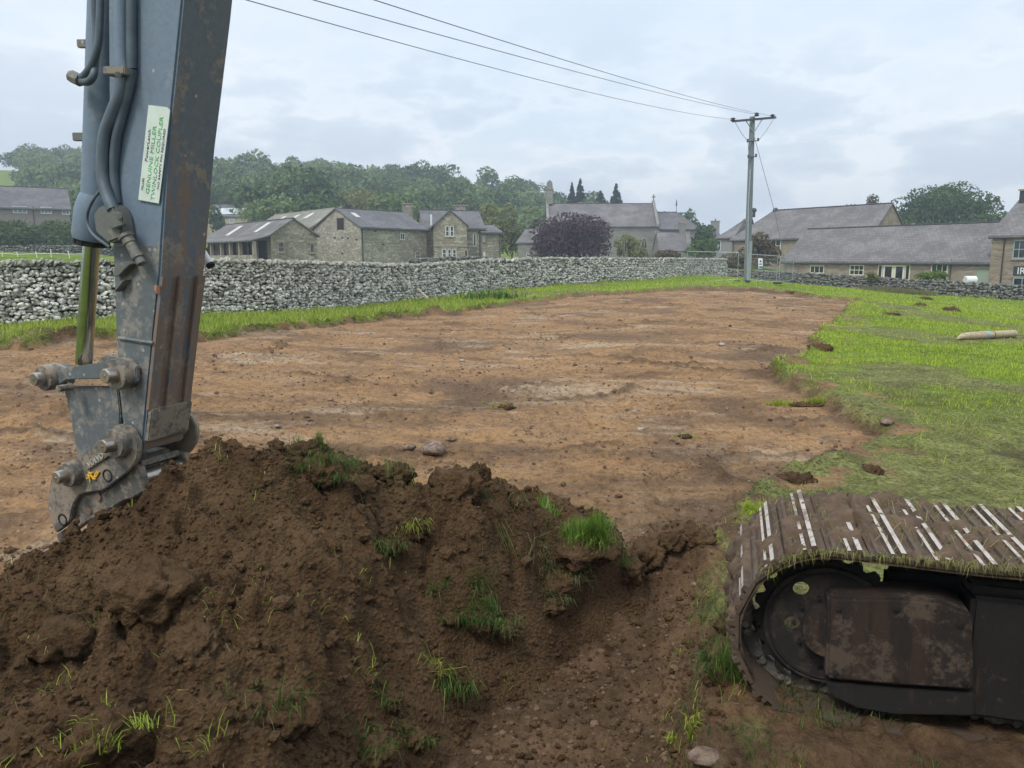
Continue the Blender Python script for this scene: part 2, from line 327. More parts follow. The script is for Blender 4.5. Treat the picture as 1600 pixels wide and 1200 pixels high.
# ------------------------------------------------------------------ materials
class NT:
    def __init__(s, name):
        s.m = bpy.data.materials.new(name); s.m.use_nodes = True; s.t = s.m.node_tree; s.n = s.t.nodes; s.l = s.t.links; s.n.clear()
        s.out = s.n.new('ShaderNodeOutputMaterial')
    def N(s, t, **k):
        n = s.n.new(t)
        for a, v in k.items(): setattr(n, a, v)
        return n
    def put(s, inp, v):
        if isinstance(v, bpy.types.NodeSocket): s.l.new(v, inp)
        elif isinstance(v, tuple) and len(v) == 3 and inp.type == 'RGBA': inp.default_value = (*v, 1)
        else: inp.default_value = v
    def math(s, op, *a):
        n = s.N('ShaderNodeMath', operation=op)
        for i, v in enumerate(a): s.put(n.inputs[i], v)
        return n.outputs[0]
    def pos(s, sc=(1, 1, 1), world=False, rot=(0, 0, 0)):
        if world: o = s.N('ShaderNodeNewGeometry').outputs['Position']
        else: o = s.N('ShaderNodeTexCoord').outputs['Object']
        m = s.N('ShaderNodeMapping'); m.inputs[3].default_value = sc; m.inputs[2].default_value = rot; s.l.new(o, m.inputs[0]); return m.outputs[0]
    def noise(s, v, scale, det=4, rough=.55, dist=0):
        n = s.N('ShaderNodeTexNoise'); s.put(n.inputs['Vector'], v); n.inputs['Scale'].default_value = scale; n.inputs['Detail'].default_value = det
        n.inputs['Roughness'].default_value = rough; n.inputs['Distortion'].default_value = dist; return n.outputs[0]
    def vor(s, v, scale, feat='F1', out='Distance', rnd=1):
        n = s.N('ShaderNodeTexVoronoi', feature=feat); s.put(n.inputs['Vector'], v); n.inputs['Scale'].default_value = scale; n.inputs['Randomness'].default_value = rnd; return n.outputs[out]
    def ramp(s, f, pts, interp='LINEAR'):
        n = s.N('ShaderNodeValToRGB'); e = n.color_ramp.elements; n.color_ramp.interpolation = interp
        while len(e) > 1: e.remove(e[-1])
        e[0].position = pts[0][0]; c = pts[0][1]; e[0].color = (*c, 1) if isinstance(c, tuple) else (c, c, c, 1)
        for p, c in pts[1:]: x = e.new(p); x.color = (*c, 1) if isinstance(c, tuple) else (c, c, c, 1)
        s.put(n.inputs[0], f); return n.outputs[0]
    def mix(s, f, a, b, mode='MIX'):
        n = s.N('ShaderNodeMix', data_type='RGBA', blend_type=mode); s.put(n.inputs[0], f); s.put(n.inputs[6], a); s.put(n.inputs[7], b); return n.outputs[2]
    def wallcoord(s):
        g = s.N('ShaderNodeTexCoord').outputs['Object']; ge = s.N('ShaderNodeNewGeometry'); c = s.N('ShaderNodeVectorMath', operation='CROSS_PRODUCT'); s.l.new(ge.outputs['True Normal'], c.inputs[0]); c.inputs[1].default_value = (0, 0, 1)
        nz = s.N('ShaderNodeVectorMath', operation='NORMALIZE'); s.l.new(c.outputs[0], nz.inputs[0]); d = s.N('ShaderNodeVectorMath', operation='DOT_PRODUCT'); s.l.new(g, d.inputs[0]); s.l.new(nz.outputs[0], d.inputs[1]); return g, d.outputs['Value']
    def attr(s, a): return s.N('ShaderNodeAttribute', attribute_name=a).outputs['Fac']
    def bump(s, h, strength=.5, dist=.02):
        n = s.N('ShaderNodeBump'); n.inputs['Strength'].default_value = strength; n.inputs['Distance'].default_value = dist; s.put(n.inputs['Height'], h); return n.outputs[0]
    def island(s): return s.N('ShaderNodeNewGeometry').outputs['Random Per Island']
    def objrand(s): return s.N('ShaderNodeObjectInfo').outputs['Random']
    def end(s, col, rough=.85, metal=0., normal=None, spec=.5, trans=0., alpha=None):
        b = s.N('ShaderNodeBsdfPrincipled'); s.put(b.inputs['Base Color'], col); s.put(b.inputs['Roughness'], rough); s.put(b.inputs['Metallic'], metal)
        s.put(b.inputs['Specular IOR Level'], spec)
        if normal is not None: s.l.new(normal, b.inputs['Normal'])
        o = b.outputs[0]
        if trans:
            t = s.N('ShaderNodeBsdfTranslucent'); s.put(t.inputs[0], col); x = s.N('ShaderNodeMixShader'); x.inputs[0].default_value = trans
            s.l.new(o, x.inputs[1]); s.l.new(t.outputs[0], x.inputs[2]); o = x.outputs[0]
        s.l.new(o, s.out.inputs[0]); return s.m
def flat(name, c, rough=.6, metal=0., spec=.5, var=.15, bump=0.):
    t = NT(name); v = t.pos(); n = t.noise(v, 9, 4)
    a = tuple(x * (1 - var) for x in c); b = tuple(min(1, x * (1 + var)) for x in c)
    return t.end(t.ramp(n, [(.3, a), (.7, b)]), rough, metal, t.bump(t.noise(v, 60, 3), bump, .005) if bump else None, spec)
# soil colours
def m_ground():
    t = NT('soil_and_turf'); v = t.pos(world=True)
    soil, top, turf = t.attr('soil'), t.attr('topsoil'), t.attr('mown')
    n1 = t.noise(t.pos((.55, .9, 1), True), .5, 7, .65, .6); n2 = t.noise(t.pos((.7, 1.15, 1), True), 1.7, 7, .7, .5); n3 = t.noise(v, 11, 6, .72); n4 = t.noise(t.pos((.3, .8, 1), True), .8, 7, .7, .8)
    sub = t.ramp(n1, [(.32, (.15, .093, .054)), (.42, (.25, .152, .080)), (.51, (.43, .245, .108)), (.64, (.35, .22, .118)), (.75, (.22, .15, .10))])
    sub = t.mix(t.ramp(n2, [(.44, 0.), (.66, .6)]), sub, (.15, .085, .052))
    sub = t.mix(t.ramp(n4, [(.545, 0.), (.62, .75)]), sub, (.52, .39, .26))
    sub = t.mix(t.ramp(n3, [(.36, .7), (.5, .12), (.6, .0)]), sub, (.095, .058, .036))
    n5 = t.noise(v, 38, 5, .75); sub = t.mix(t.ramp(n5, [(.38, .5), (.50, 0.)]), sub, (.11, .068, .042)); sub = t.mix(t.ramp(n5, [(.58, 0.), (.70, .4)]), sub, (.46, .34, .235))
    sub = t.mix(t.ramp(n3, [(.58, 0.), (.74, .5)]), sub, (.38, .27, .18))
    st = t.vor(v, 15, out='Distance'); stc = t.vor(v, 15, out='Color')
    spk = t.math('MULTIPLY', t.ramp(st, [(.10, 1.), (.22, 0.)]), t.ramp(stc, [(.70, 0.), (.76, .8)]))
    sub = t.mix(spk, sub, (.42, .33, .26))
    tp = t.ramp(n3, [(.25, (.042, .024, .013)), (.5, (.100, .060, .033)), (.75, (.16, .102, .060))])
    tp = t.mix(t.math('MULTIPLY', spk, .55), tp, (.22, .16, .12))
    s = t.mix(top, sub, tp)
    g1 = t.noise(v, .33, 5, .6); g2 = t.noise(v, 3.2, 6, .7); g3 = t.noise(v, 22, 5, .7)
    gr = t.ramp(g1, [(.35, (.15, .20, .024)), (.5, (.23, .32, .03)), (.65, (.31, .40, .042))])
    gr = t.mix(t.ramp(g2, [(.4, .65), (.62, 0.)]), gr, (.065, .11, .016))
    mw = t.ramp(g2, [(.32, (.14, .135, .045)), (.5, (.23, .235, .07)), (.68, (.33, .32, .12))])
    mw = t.mix(t.ramp(t.noise(v, 1.1, 5, .6), [(.5, 0.), (.66, .8)]), mw, (.075, .046, .026))
    mw = t.mix(t.ramp(g3, [(.35, .6), (.55, 0.)]), mw, (.035, .028, .012))
    gg = t.mix(turf, gr, mw)
    gg = t.mix(t.ramp(g3, [(.4, .5), (.6, 0.)]), gg, (.03, .045, .008))
    c = t.mix(soil, gg, s)
    h = t.math('ADD', t.math('MULTIPLY', n3, 1.), t.math('MULTIPLY', g3, .8))
    return t.end(c, .93, 0, t.bump(h, .9, .035), .2)
def m_topsoil():
    t = NT('dark_topsoil'); v = t.pos(world=True)
    n = t.noise(v, 3.0, 6, .62); n2 = t.noise(v, 32, 6, .7); n3 = t.noise(v, 120, 3, .7)
    c = t.ramp(n, [(.3, (.074, .043, .021)), (.5, (.132, .077, .038)), (.72, (.195, .120, .062))])
    c = t.mix(t.ramp(n2, [(.3, .6), (.5, 0.)]), c, (.018, .009, .005))
    c = t.mix(t.ramp(n2, [(.58, 0.), (.78, .5)]), c, (.13, .078, .046))
    c = t.mix(t.ramp(t.noise(v, 1.3, 4, .6), [(.56, 0.), (.70, .35)]), c, (.065, .058, .02))
    h = t.math('ADD', t.math('ADD', n2, t.math('MULTIPLY', n3, .6)), t.math('MULTIPLY', t.vor(v, 48), .7))
    return t.end(c, .96, 0, t.bump(h, 1., .03), .15)
def m_blades(name, cols, rough=.6):
    t = NT(name); r = t.island(); n = t.noise(t.pos(world=True), .5, 3)
    c = t.ramp(t.math('ADD', t.math('MULTIPLY', r, .75), t.math('MULTIPLY', n, .25)), [(i / (len(cols) - 1) * .9 + .05, x) for i, x in enumerate(cols)])
    return t.end(c, rough, 0, None, .25, .35)
def m_leaves(name, dark, mid, light, hue=.25):
    t = NT(name); r = t.island(); o = t.objrand(); n = t.noise(t.pos(), .45, 3)
    f = t.math('ADD', t.math('MULTIPLY', r, .45), t.math('ADD', t.math('MULTIPLY', n, .45), t.math('MULTIPLY', o, hue)))
    c = t.ramp(f, [(.25, dark), (.55, mid), (.95, light)])
    return t.end(c, .7, 0, None, .2, .3)
def m_stone(name, lo, mid, hi, lichen=(.6, .6, .55), scale=6):
    t = NT(name); v = t.pos(world=True); r = t.math('FRACT', t.math('ADD', t.island(), t.objrand()))
    c = t.ramp(r, [(.05, lo), (.5, mid), (.95, hi)])
    n = t.noise(v, scale, 5, .65)
    c = t.mix(t.ramp(n, [(.46, 0.), (.62, .85)]), c, lichen)
    c = t.mix(t.ramp(t.noise(v, scale * 2.3, 4, .6), [(.38, .75), (.52, 0.)]), c, tuple(x * .45 for x in lo))
    return t.end(c, .93, 0, t.bump(t.noise(v, 40, 4), .5, .01), .2)
def m_masonry(name, cols, mortar, sx=1.6, sz=5.0):
    """rubble walling seen from far: courses of uneven stones"""
    t = NT(name); g, h = t.wallcoord(); sp = t.N('ShaderNodeSeparateXYZ'); t.l.new(g, sp.inputs[0]); cb = t.N('ShaderNodeCombineXYZ')
    t.put(cb.inputs[0], t.math('MULTIPLY', h, sx)); t.put(cb.inputs[1], t.math('MULTIPLY', sp.outputs[2], sz))
    col = t.vor(cb.outputs[0], 1, out='Color'); ds = t.vor(cb.outputs[0], 1, 'DISTANCE_TO_EDGE', 'Distance')
    c = t.ramp(col, [((i + .5) / len(cols), x) for i, x in enumerate(cols)])
    n = t.noise(g, .35, 5, .6)
    c = t.mix(t.ramp(n, [(.40, .45), (.60, 0.)]), c, tuple(x * .55 for x in cols[0]))
    c = t.mix(t.ramp(t.noise(g, 2.5, 5, .6), [(.52, 0.), (.7, .4)]), c, tuple(min(1, x * 1.25) for x in cols[-1]))
    c = t.mix(t.ramp(ds, [(.03, .7), (.11, 0.)]), c, mortar)
    return t.end(c, .92, 0, t.bump(t.ramp(ds, [(0., 0.), (.15, 1.)]), .5, .03), .2)
def m_slate(name, cols, course=4.0, width=2.6):
    t = NT(name); g, h = t.wallcoord(); sp = t.N('ShaderNodeSeparateXYZ'); t.l.new(g, sp.inputs[0]); cb = t.N('ShaderNodeCombineXYZ')
    t.put(cb.inputs[0], h); t.put(cb.inputs[1], t.math('MULTIPLY', sp.outputs[2], 1.4))
    b = t.N('ShaderNodeTexBrick'); t.l.new(cb.outputs[0], b.inputs['Vector']); b.inputs['Scale'].default_value = 1; b.inputs['Brick Width'].default_value = 1 / width; b.inputs['Row Height'].default_value = 1 / course
    b.inputs['Mortar Size'].default_value = .018; b.inputs['Color1'].default_value = (0, 0, 0, 1); b.inputs['Color2'].default_value = (1, 1, 1, 1); b.inputs['Mortar'].default_value = (.5, .5, .5, 1); b.inputs['Bias'].default_value = 0
    c = t.ramp(b.outputs['Color'], [((i + .5) / len(cols), x) for i, x in enumerate(cols)])
    n = t.noise(t.pos((.6, .6, 1.2)), .7, 6, .65)
    c = t.mix(t.ramp(n, [(.42, .5), (.56, 0.)]), c, tuple(x * .6 for x in cols[0])); c = t.mix(t.ramp(n, [(.55, 0.), (.72, .45)]), c, tuple(min(1, x * 1.35) for x in cols[-1]))
    c = t.mix(t.math('MULTIPLY', b.outputs['Fac'], .75), c, tuple(x * .35 for x in cols[0]))
    return t.end(c, .7, 0, t.bump(t.math('SUBTRACT', 1., b.outputs['Fac']), .5, .03), .4)
def m_paint(name, base, rust=(.16, .075, .035), mud=(.17, .13, .095), rusty=.3, muddy=.3, specks=.5, rough=.45, zg=None):
    t = NT(name); v = t.pos(world=True)
    n = t.noise(v, 4.5, 7, .72); n2 = t.noise(t.pos((4, 4, .45), True), 3.0, 7, .75); n3 = t.noise(v, 26, 6, .75)
    c = t.mix(t.ramp(n3, [(.35, .35), (.6, 0.)]), base, tuple(x * .6 for x in base))
    if zg:                                   # wear and dirt reach higher or lower up the arm, thinning out above zg metres
        sz = t.N('ShaderNodeSeparateXYZ'); t.l.new(t.N('ShaderNodeNewGeometry').outputs['Position'], sz.inputs[0])
        n2 = t.math('ADD', n2, t.math('MULTIPLY', t.math('SUBTRACT', zg, sz.outputs[2]), .13))
    c = t.mix(t.ramp(n2, [(.66 - .22 * rusty, 0.), (.74 - .20 * rusty, .85)]), c, rust)
    c = t.mix(t.ramp(t.math('ADD', t.math('MULTIPLY', n, .7), t.math('MULTIPLY', n3, .3)), [(.64 - .22 * muddy, 0.), (.69 - .2 * muddy, .85)]), c, mud)
    vd = t.vor(v, 20); vc = t.vor(v, 20, out='Color')
    sp = t.math('MULTIPLY', t.ramp(vd, [(.14, 1.), (.24, 0.)]), t.ramp(vc, [(1 - .5 * specks, 0.), (1 - .5 * specks + .04, .8)]))
    c = t.mix(sp, c, (.42, .40, .36))
    rg = t.ramp(n, [(.3, rough), (.7, min(1, rough + .35))])
    return t.end(c, rg, .0, t.bump(n3, .35, .006), .5)
def m_wood(name, a, b, sc=(12, 12, 1)):
    t = NT(name); n = t.noise(t.pos(sc), 2, 5, .6, .5); return t.end(t.ramp(n, [(.3, a), (.7, b)]), .85, 0, t.bump(n, .4, .01), .2)
def m_glass(name, c=(.02, .025, .03)):
    t = NT(name); n = t.noise(t.pos(), 1.2, 3); return t.end(t.ramp(n, [(.35, tuple(x * .6 for x in c)), (.65, tuple(x * 1.8 for x in c))]), .06, 0, None, .8)
M = {}
M['ground'] = m_ground(); M['topsoil'] = m_topsoil()
M['grass'] = m_blades('meadow_grass', [(.16, .205, .02), (.28, .37, .028), (.40, .50, .042), (.52, .57, .09)])
M['grass_long'] = m_blades('long_grass', [(.12, .165, .02), (.22, .30, .03), (.35, .43, .055), (.52, .49, .16)])
M['grass_cut'] = m_blades('cut_grass', [(.12, .115, .032), (.20, .205, .05), (.30, .30, .09), (.46, .41, .21)])
M['grass_dark'] = m_blades('crushed_grass_in_shade', [(.03, .055, .012), (.06, .11, .02), (.10, .17, .03), (.22, .26, .07)])  # shadow on the heap tufts put into the colour: darker palette
M['grass_sod'] = m_blades('sod_grass', [(.045, .085, .014), (.10, .185, .022), (.17, .28, .035), (.30, .37, .09)])
M['straw'] = m_blades('dry_grass', [(.12, .10, .04), (.25, .21, .10), (.12, .17, .035), (.36, .31, .18)])
M['weed'] = m_blades('weed_leaf', [(.035, .09, .014), (.07, .16, .025), (.13, .22, .05), (.24, .24, .09)])
M['lime'] = m_stone('limestone', (.17, .158, .135), (.44, .415, .365), (.80, .77, .70), (.86, .83, .76))
M['lime_cope'] = m_stone('limestone_cope', (.16, .155, .14), (.27, .265, .23), (.38, .37, .32), (.42, .42, .33))
M['darkstone'] = m_stone('gritstone', (.06, .058, .05), (.13, .125, .108), (.22, .21, .18), (.34, .34, .29))
M['core'] = flat('wall_core', (.06, .057, .05), .95)
M['rubble'] = m_masonry('grey_rubble', [(.31, .275, .205), (.40, .365, .285), (.48, .44, .355), (.56, .52, .43)], (.19, .17, .135))
M['rubble_d'] = m_masonry('weathered_rubble', [(.24, .21, .16), (.32, .285, .22), (.39, .355, .285), (.47, .43, .35)], (.15, .135, .105))
M['sand'] = m_masonry('sandstone_rubble', [(.24, .19, .14), (.33, .27, .20), (.40, .34, .26), (.34, .24, .18)], (.26, .22, .18), 1.4, 3.6)
M['church'] = m_masonry('church_stone', [(.22, .21, .19), (.26, .25, .22), (.29, .275, .245)], (.23, .22, .2), 1.3, 4)
M['render'] = flat('grey_render', (.24, .235, .24), .9)
M['pebble'] = flat('pebbledash', (.22, .19, .175), .95)
M['cream_wall'] = flat('cream_stone', (.36, .32, .22), .9)
M['dressed'] = flat('dressed_stone', (.30, .255, .195), .85, var=.2)
M['slate'] = m_slate('grey_slate', [(.125, .12, .125), (.15, .142, .147), (.175, .163, .168)])
M['slate_p'] = m_slate('purple_slate', [(.155, .142, .140), (.178, .163, .162), (.20, .182, .180), (.215, .195, .188)])
M['stone_tile'] = m_slate('stone_tiles', [(.19, .18, .14), (.24, .225, .175), (.29, .27, .21)], 3, 1.6)
M['corr'] = m_slate('old_sheet_roof', [(.12, .11, .105), (.165, .15, .14), (.20, .185, .17)], 1.2, 3.5)
M['lead'] = flat('gutter_black', (.03, .03, .033), .5)
M['white'] = flat('white_paint', (.72, .72, .69), .5, var=.06)
M['cream'] = flat('cream_paint', (.68, .64, .52), .5, var=.06)
M['sage'] = flat('sage_paint', (.27, .32, .25), .6)
M['bluegrey'] = flat('blue_grey_paint', (.30, .37, .39), .6)
M['glass'] = m_glass('window_glass'); M['glass_l'] = m_glass('pale_window_glass', (.14, .18, .2))
M['dark'] = flat('dark_opening', (.018, .018, .018), .95)
M['solar'] = flat('pale_roof_panel', (.62, .64, .68), .35)
M['sky_l'] = flat('rooflight_sheet', (.55, .52, .47), .5)
M['clay'] = flat('clay_pot', (.40, .20, .12), .8)
M['pole'] = m_wood('creosote_pole', (.13, .155, .165), (.22, .25, .26))
M['steel'] = flat('galvanised_steel', (.36, .40, .40), .45, .4)
M['porcelain'] = flat('insulator', (.06, .055, .06), .35)
M['wire'] = flat('wire', (.17, .18, .19), .6)
M['bark'] = m_wood('bark', (.05, .042, .034), (.13, .11, .09))
M['lf_far'] = m_leaves('woodland_leaf', (.045, .080, .030), (.095, .155, .048), (.19, .25, .08), .4)
M['lf_mid'] = m_leaves('tree_leaf', (.032, .062, .022), (.072, .125, .036), (.15, .20, .06))
M['lf_yel'] = m_leaves('yellowing_leaf', (.07, .085, .026), (.15, .17, .05), (.26, .25, .09))
M['lf_brown'] = m_leaves('browning_leaf', (.06, .048, .02), (.12, .095, .04), (.18, .14, .07))
M['lf_red'] = m_leaves('copper_leaf', (.022, .013, .020), (.052, .028, .040), (.12, .055, .062))
M['lf_con'] = m_leaves('conifer_leaf', (.010, .024, .016), (.022, .045, .026), (.045, .075, .04))
M['lf_lime'] = m_leaves('bright_leaf', (.05, .09, .014), (.11, .17, .025), (.20, .26, .05))
M['arm'] = m_paint('slate_paint_with_glare', (.165, .215, .27), mud=(.24, .26, .28), rusty=.0, muddy=.35, specks=.3, rough=.36)  # slate paint, its colour lightened and blued to carry window glare
M['arm_low'] = m_paint('scuffed_grey_paint', (.12, .135, .14), mud=(.26, .235, .20), rusty=.15, muddy=.6, specks=.9)
M['rust'] = m_paint('rusted_face', (.135, .15, .17), rust=(.22, .14, .095), mud=(.28, .225, .17), rusty=.5, muddy=.5, specks=.35, rough=.55, zg=2.95)
M['barrel'] = m_paint('barrel_paint', (.17, .225, .285), mud=(.24, .255, .27), rusty=.0, muddy=.35, specks=.1, rough=.38)
M['coupler'] = m_paint('muddy_coupler_steel', (.11, .105, .095), mud=(.30, .24, .175), rust=(.19, .11, .06), rusty=.4, muddy=.75, specks=.5)
M['chrome'] = flat('chrome_rod', (.42, .43, .38), .16, 1., var=.2)
M['pin'] = flat('worn_pin_steel', (.42, .37, .32), .35, .85, var=.3, bump=.3)
M['hose'] = flat('rubber_hose', (.09, .115, .14), .5, var=.25)
M['fit'] = m_paint('hydraulic_fitting', (.14, .145, .13), mud=(.25, .21, .16), rusty=.2, muddy=.6, specks=.2)
M['sticker'] = flat('sticker_ground', (.62, .68, .60), .55, var=.08)
M['ink_g'] = flat('green_ink', (.10, .42, .13), .6, var=.25); M['ink_k'] = flat('black_ink', (.06, .06, .10), .6)
M['yellow'] = flat('orange_chalk', (.75, .42, .04), .8); M['paleletter'] = flat('worn_letter', (.42, .40, .33), .8)
M['shoe'] = m_paint('muddy_shoe', (.11, .085, .065), mud=(.085, .054, .035), rusty=.5, muddy=1.0, specks=.1, rough=.85)
M['worn'] = m_paint('worn_grouser_steel', (.50, .44, .39), mud=(.13, .09, .06), rust=(.32, .23, .17), rusty=.5, muddy=.55, specks=0, rough=.55)
M['frame'] = m_paint('greasy_shaded_frame', (.016, .014, .013), rust=(.045, .026, .017), mud=(.07, .048, .033), rusty=.3, muddy=.3, specks=.05, rough=.6)  # grease plus painted shade: base blackened for the gloom under the body
M['motor'] = m_paint('rusty_shaded_motor_cover', (.022, .015, .012), rust=(.045, .024, .015), mud=(.10, .072, .05), rusty=.8, muddy=.6, specks=.1, rough=.7)  # rusty cover, base colour darkened to include the machine's shade
M['body'] = flat('machine_body', (.12, .13, .14), .5)
M['timber'] = m_wood('weathered_timber', (.30, .22, .13), (.52, .44, .30), (2, 14, 14))
M['mud'] = flat('caked_mud', (.105, .068, .042), .95, var=.4, bump=.8)
M['crumb'] = flat('field_crumb', (.14, .085, .052), .95, var=.3)
M['roots'] = flat('root_fibre', (.11, .065, .035), .9, var=.3)
M['motorplate'] = m_paint('sprocket_steel', (.02, .017, .015), rust=(.035, .023, .017), mud=(.065, .048, .034), rusty=.4, muddy=.7, specks=.1, rough=.7)  # steel with the same undercarriage shade put into its colour
M['signwhite'] = flat('sign_white', (.75, .78, .8), .5, var=.04); M['signblue'] = flat('sign_blue', (.10, .22, .35), .5); M['signdark'] = flat('sign_dark', (.035, .035, .04), .5)
M['rock'] = m_stone('field_rock', (.13, .085, .06), (.19, .13, .095), (.27, .20, .15), (.30, .23, .18), 9)
M['rockpale'] = m_stone('pale_rock', (.30, .25, .20), (.36, .30, .25), (.42, .37, .31), (.46, .41, .35), 9)
# ------------------------------------------------------------------ ground sheets
def polar(rs, th):
    rr, tt = np.meshgrid(rs, th, indexing='ij'); return (rr * np.sin(tt)).ravel(), (rr * np.cos(tt)).ravel()
def grid_faces(nr, nt, wrap=False):
    i, j = np.meshgrid(np.arange(nr - 1), np.arange(nt - (0 if wrap else 1)), indexing='ij'); i = i.ravel(); j = j.ravel(); k = (j + 1) % nt
    return np.c_[i * nt + j, (i + 1) * nt + j, (i + 1) * nt + k, i * nt + k]
rs = [0.0, .6, 1.2, 1.6]
while rs[-1] < 70: rs.append(rs[-1] * 1.006)
while rs[-1] < 800: rs.append(rs[-1] * 1.04)
rs = np.array(rs); dense = R(43)
th = np.r_[np.linspace(-dense, dense, 560), np.linspace(dense, 2 * math.pi - dense, 60)[1:-1]]
gx, gy = polar(rs, th)
gz, gm, gtr, gsd, gpatch, gb, grd = G(gx, gy, True)
F = grid_faces(len(rs), len(th), True)[:, ::-1]
ctr = np.hypot(gx, gy)
near_t = 1 - sstep(5.2, 8.5, ctr + .8 * perlin(gx * .8, gy * .8, 90)); 
topm = np.clip(np.maximum(np.maximum(gtr * 1.15, near_t * .85), np.clip(gb * 1.3, 0, 1) * .9) + grd * .75, 0, 1) * np.clip(.98 + .35 * perlin(gx * 2.2, gy * 2.2, 91), 0, 1)
topm = np.maximum(topm, .8 * gpatch)
topm = np.maximum(topm, .5 * sstep(.2, .8, fbm(gx * .45, gy * .6, 92, 5) + .2 * perlin(gx * 3, gy * 3, 94)) * (ctr < 70))
gbb = np.exp(-((gsd + .12) / .17) ** 2) * (ctr > 6) * (ctr < 60) * np.clip(.75 + perlin(gx * 2.5, gy * 2.5, 99), 0, 1); topm = np.maximum(topm, gbb * .95)
soil = np.clip(np.maximum(gm, np.clip(gb * 1.5, 0, 1) * np.clip(.6 + .7 * (ctr < 5.2) + perlin(gx * 3, gy * 3, 93) * 1.4, 0, 1)), 0, 1)
dfall = 1 - sstep(0, 1.2, gsd)                                     # scuffed strip beside the edge
soil = np.maximum(soil, (ctr < 60) * dfall * sstep(.1, .35, perlin(gx * 1.9, gy * 1.9, 95) + .25 * perlin(gx * 7, gy * 7, 96)))
mown = np.clip((1 - sstep(9.5, 18, ctr + 2.2 * perlin(gx * .35, gy * .35, 97))) + sstep(.10, .4, fbm(gx * .22, gy * .22, 98, 4)) * (ctr < 55) * .9, 0, 1) * (gx > 0)
me = mesh_np('field', np.c_[gx, gy, gz], F, [M['ground']], smooth=True, attrs={'soil': soil, 'topsoil': topm, 'mown': mown})
field = link(bpy.data.objects.new('ground', me)); tag(field, kind='structure')
# heap
hx, hy = np.meshgrid(np.arange(-4.9, 1.75, .0145), np.arange(1.5, 6.5, .0145), indexing='ij')
nx, ny = hx.shape; hz_ = H(hx.ravel(), hy.ravel())
Fh = grid_faces(nx, ny); gh = G(hx.ravel(), hy.ravel()); keep = (hz_ > gh - .10)[Fh].any(1); Fh = Fh[keep]
used = np.unique(Fh); remap = np.zeros(nx * ny, int); remap[used] = np.arange(len(used))
me = mesh_np('soil_heap', np.c_[hx.ravel(), hy.ravel(), hz_][used], remap[Fh], [M['topsoil']], smooth=True)
heap = link(bpy.data.objects.new('soil_heap', me)); tag(heap, 'large mound of dark loose topsoil filling the foreground below the digger arm', 'soil heap')
# ------------------------------------------------------------------ stones
def stone_mesh(seed, mat, squash=(1, .8, .62), sub=2, name='stone', ncut=9):
    rg = np.random.default_rng(seed); bm = bmesh.new(); bmesh.ops.create_icosphere(bm, subdivisions=sub, radius=1)
    V = np.array([v.co[:] for v in bm.verts]); n = rg.normal(size=(ncut, 3)); n /= np.linalg.norm(n, axis=1)[:, None]; d = rg.uniform(.55, .95, ncut)
    dots = np.maximum(V @ n.T, 1e-3); r = np.minimum((d / dots).min(1), 1.0); V = V * r[:, None] * np.array(squash) * .5
    F = np.array([[v.index for v in f.verts] for f in bm.faces]); bm.free()
    return V, F
SV = [stone_mesh(100 + i, None) for i in range(12)]
def rotm(rx, ry, rz): return np.array(Euler((rx, ry, rz)).to_matrix())
def stone_mesh_obj(i, mat, name='stone'):
    V, F = SV[i]; return mesh_np(name, V, F, [mat])
def place_stones(items, root, mat, name, n_single, dist):
    """items: (centre, rotation matrix, scale xyz, variant). nearest n_single become objects, the rest one joined part"""
    items = sorted(items, key=dist); meshes = [stone_mesh_obj(i, mat, name) for i in range(len(SV))]; off = np.array(wloc(root))
    for c, rm, sc, k in items[:n_single]:
        o = bpy.data.objects.new(name, meshes[k]); m = Matrix.Identity(4)
        for a in range(3):
            for b in range(3): m[a][b] = rm[a][b] * sc[b]
            m[a][3] = c[a] - off[a]
        COL.objects.link(o); o.parent = root; o.matrix_local = m
    Vs, Fs, n = [], [], 0
    for c, rm, sc, k in items[n_single:]:
        V, F = SV[k]; v = (V * sc) @ rm.T + c - off; Vs.append(v); Fs.append(F + n); n += len(v)
    if Vs:
        o = bpy.data.objects.new(name + '_rubble', mesh_np(name + '_rubble', np.vstack(Vs), np.vstack(Fs), [mat])); link(o, root); tag(o, kind='stuff')
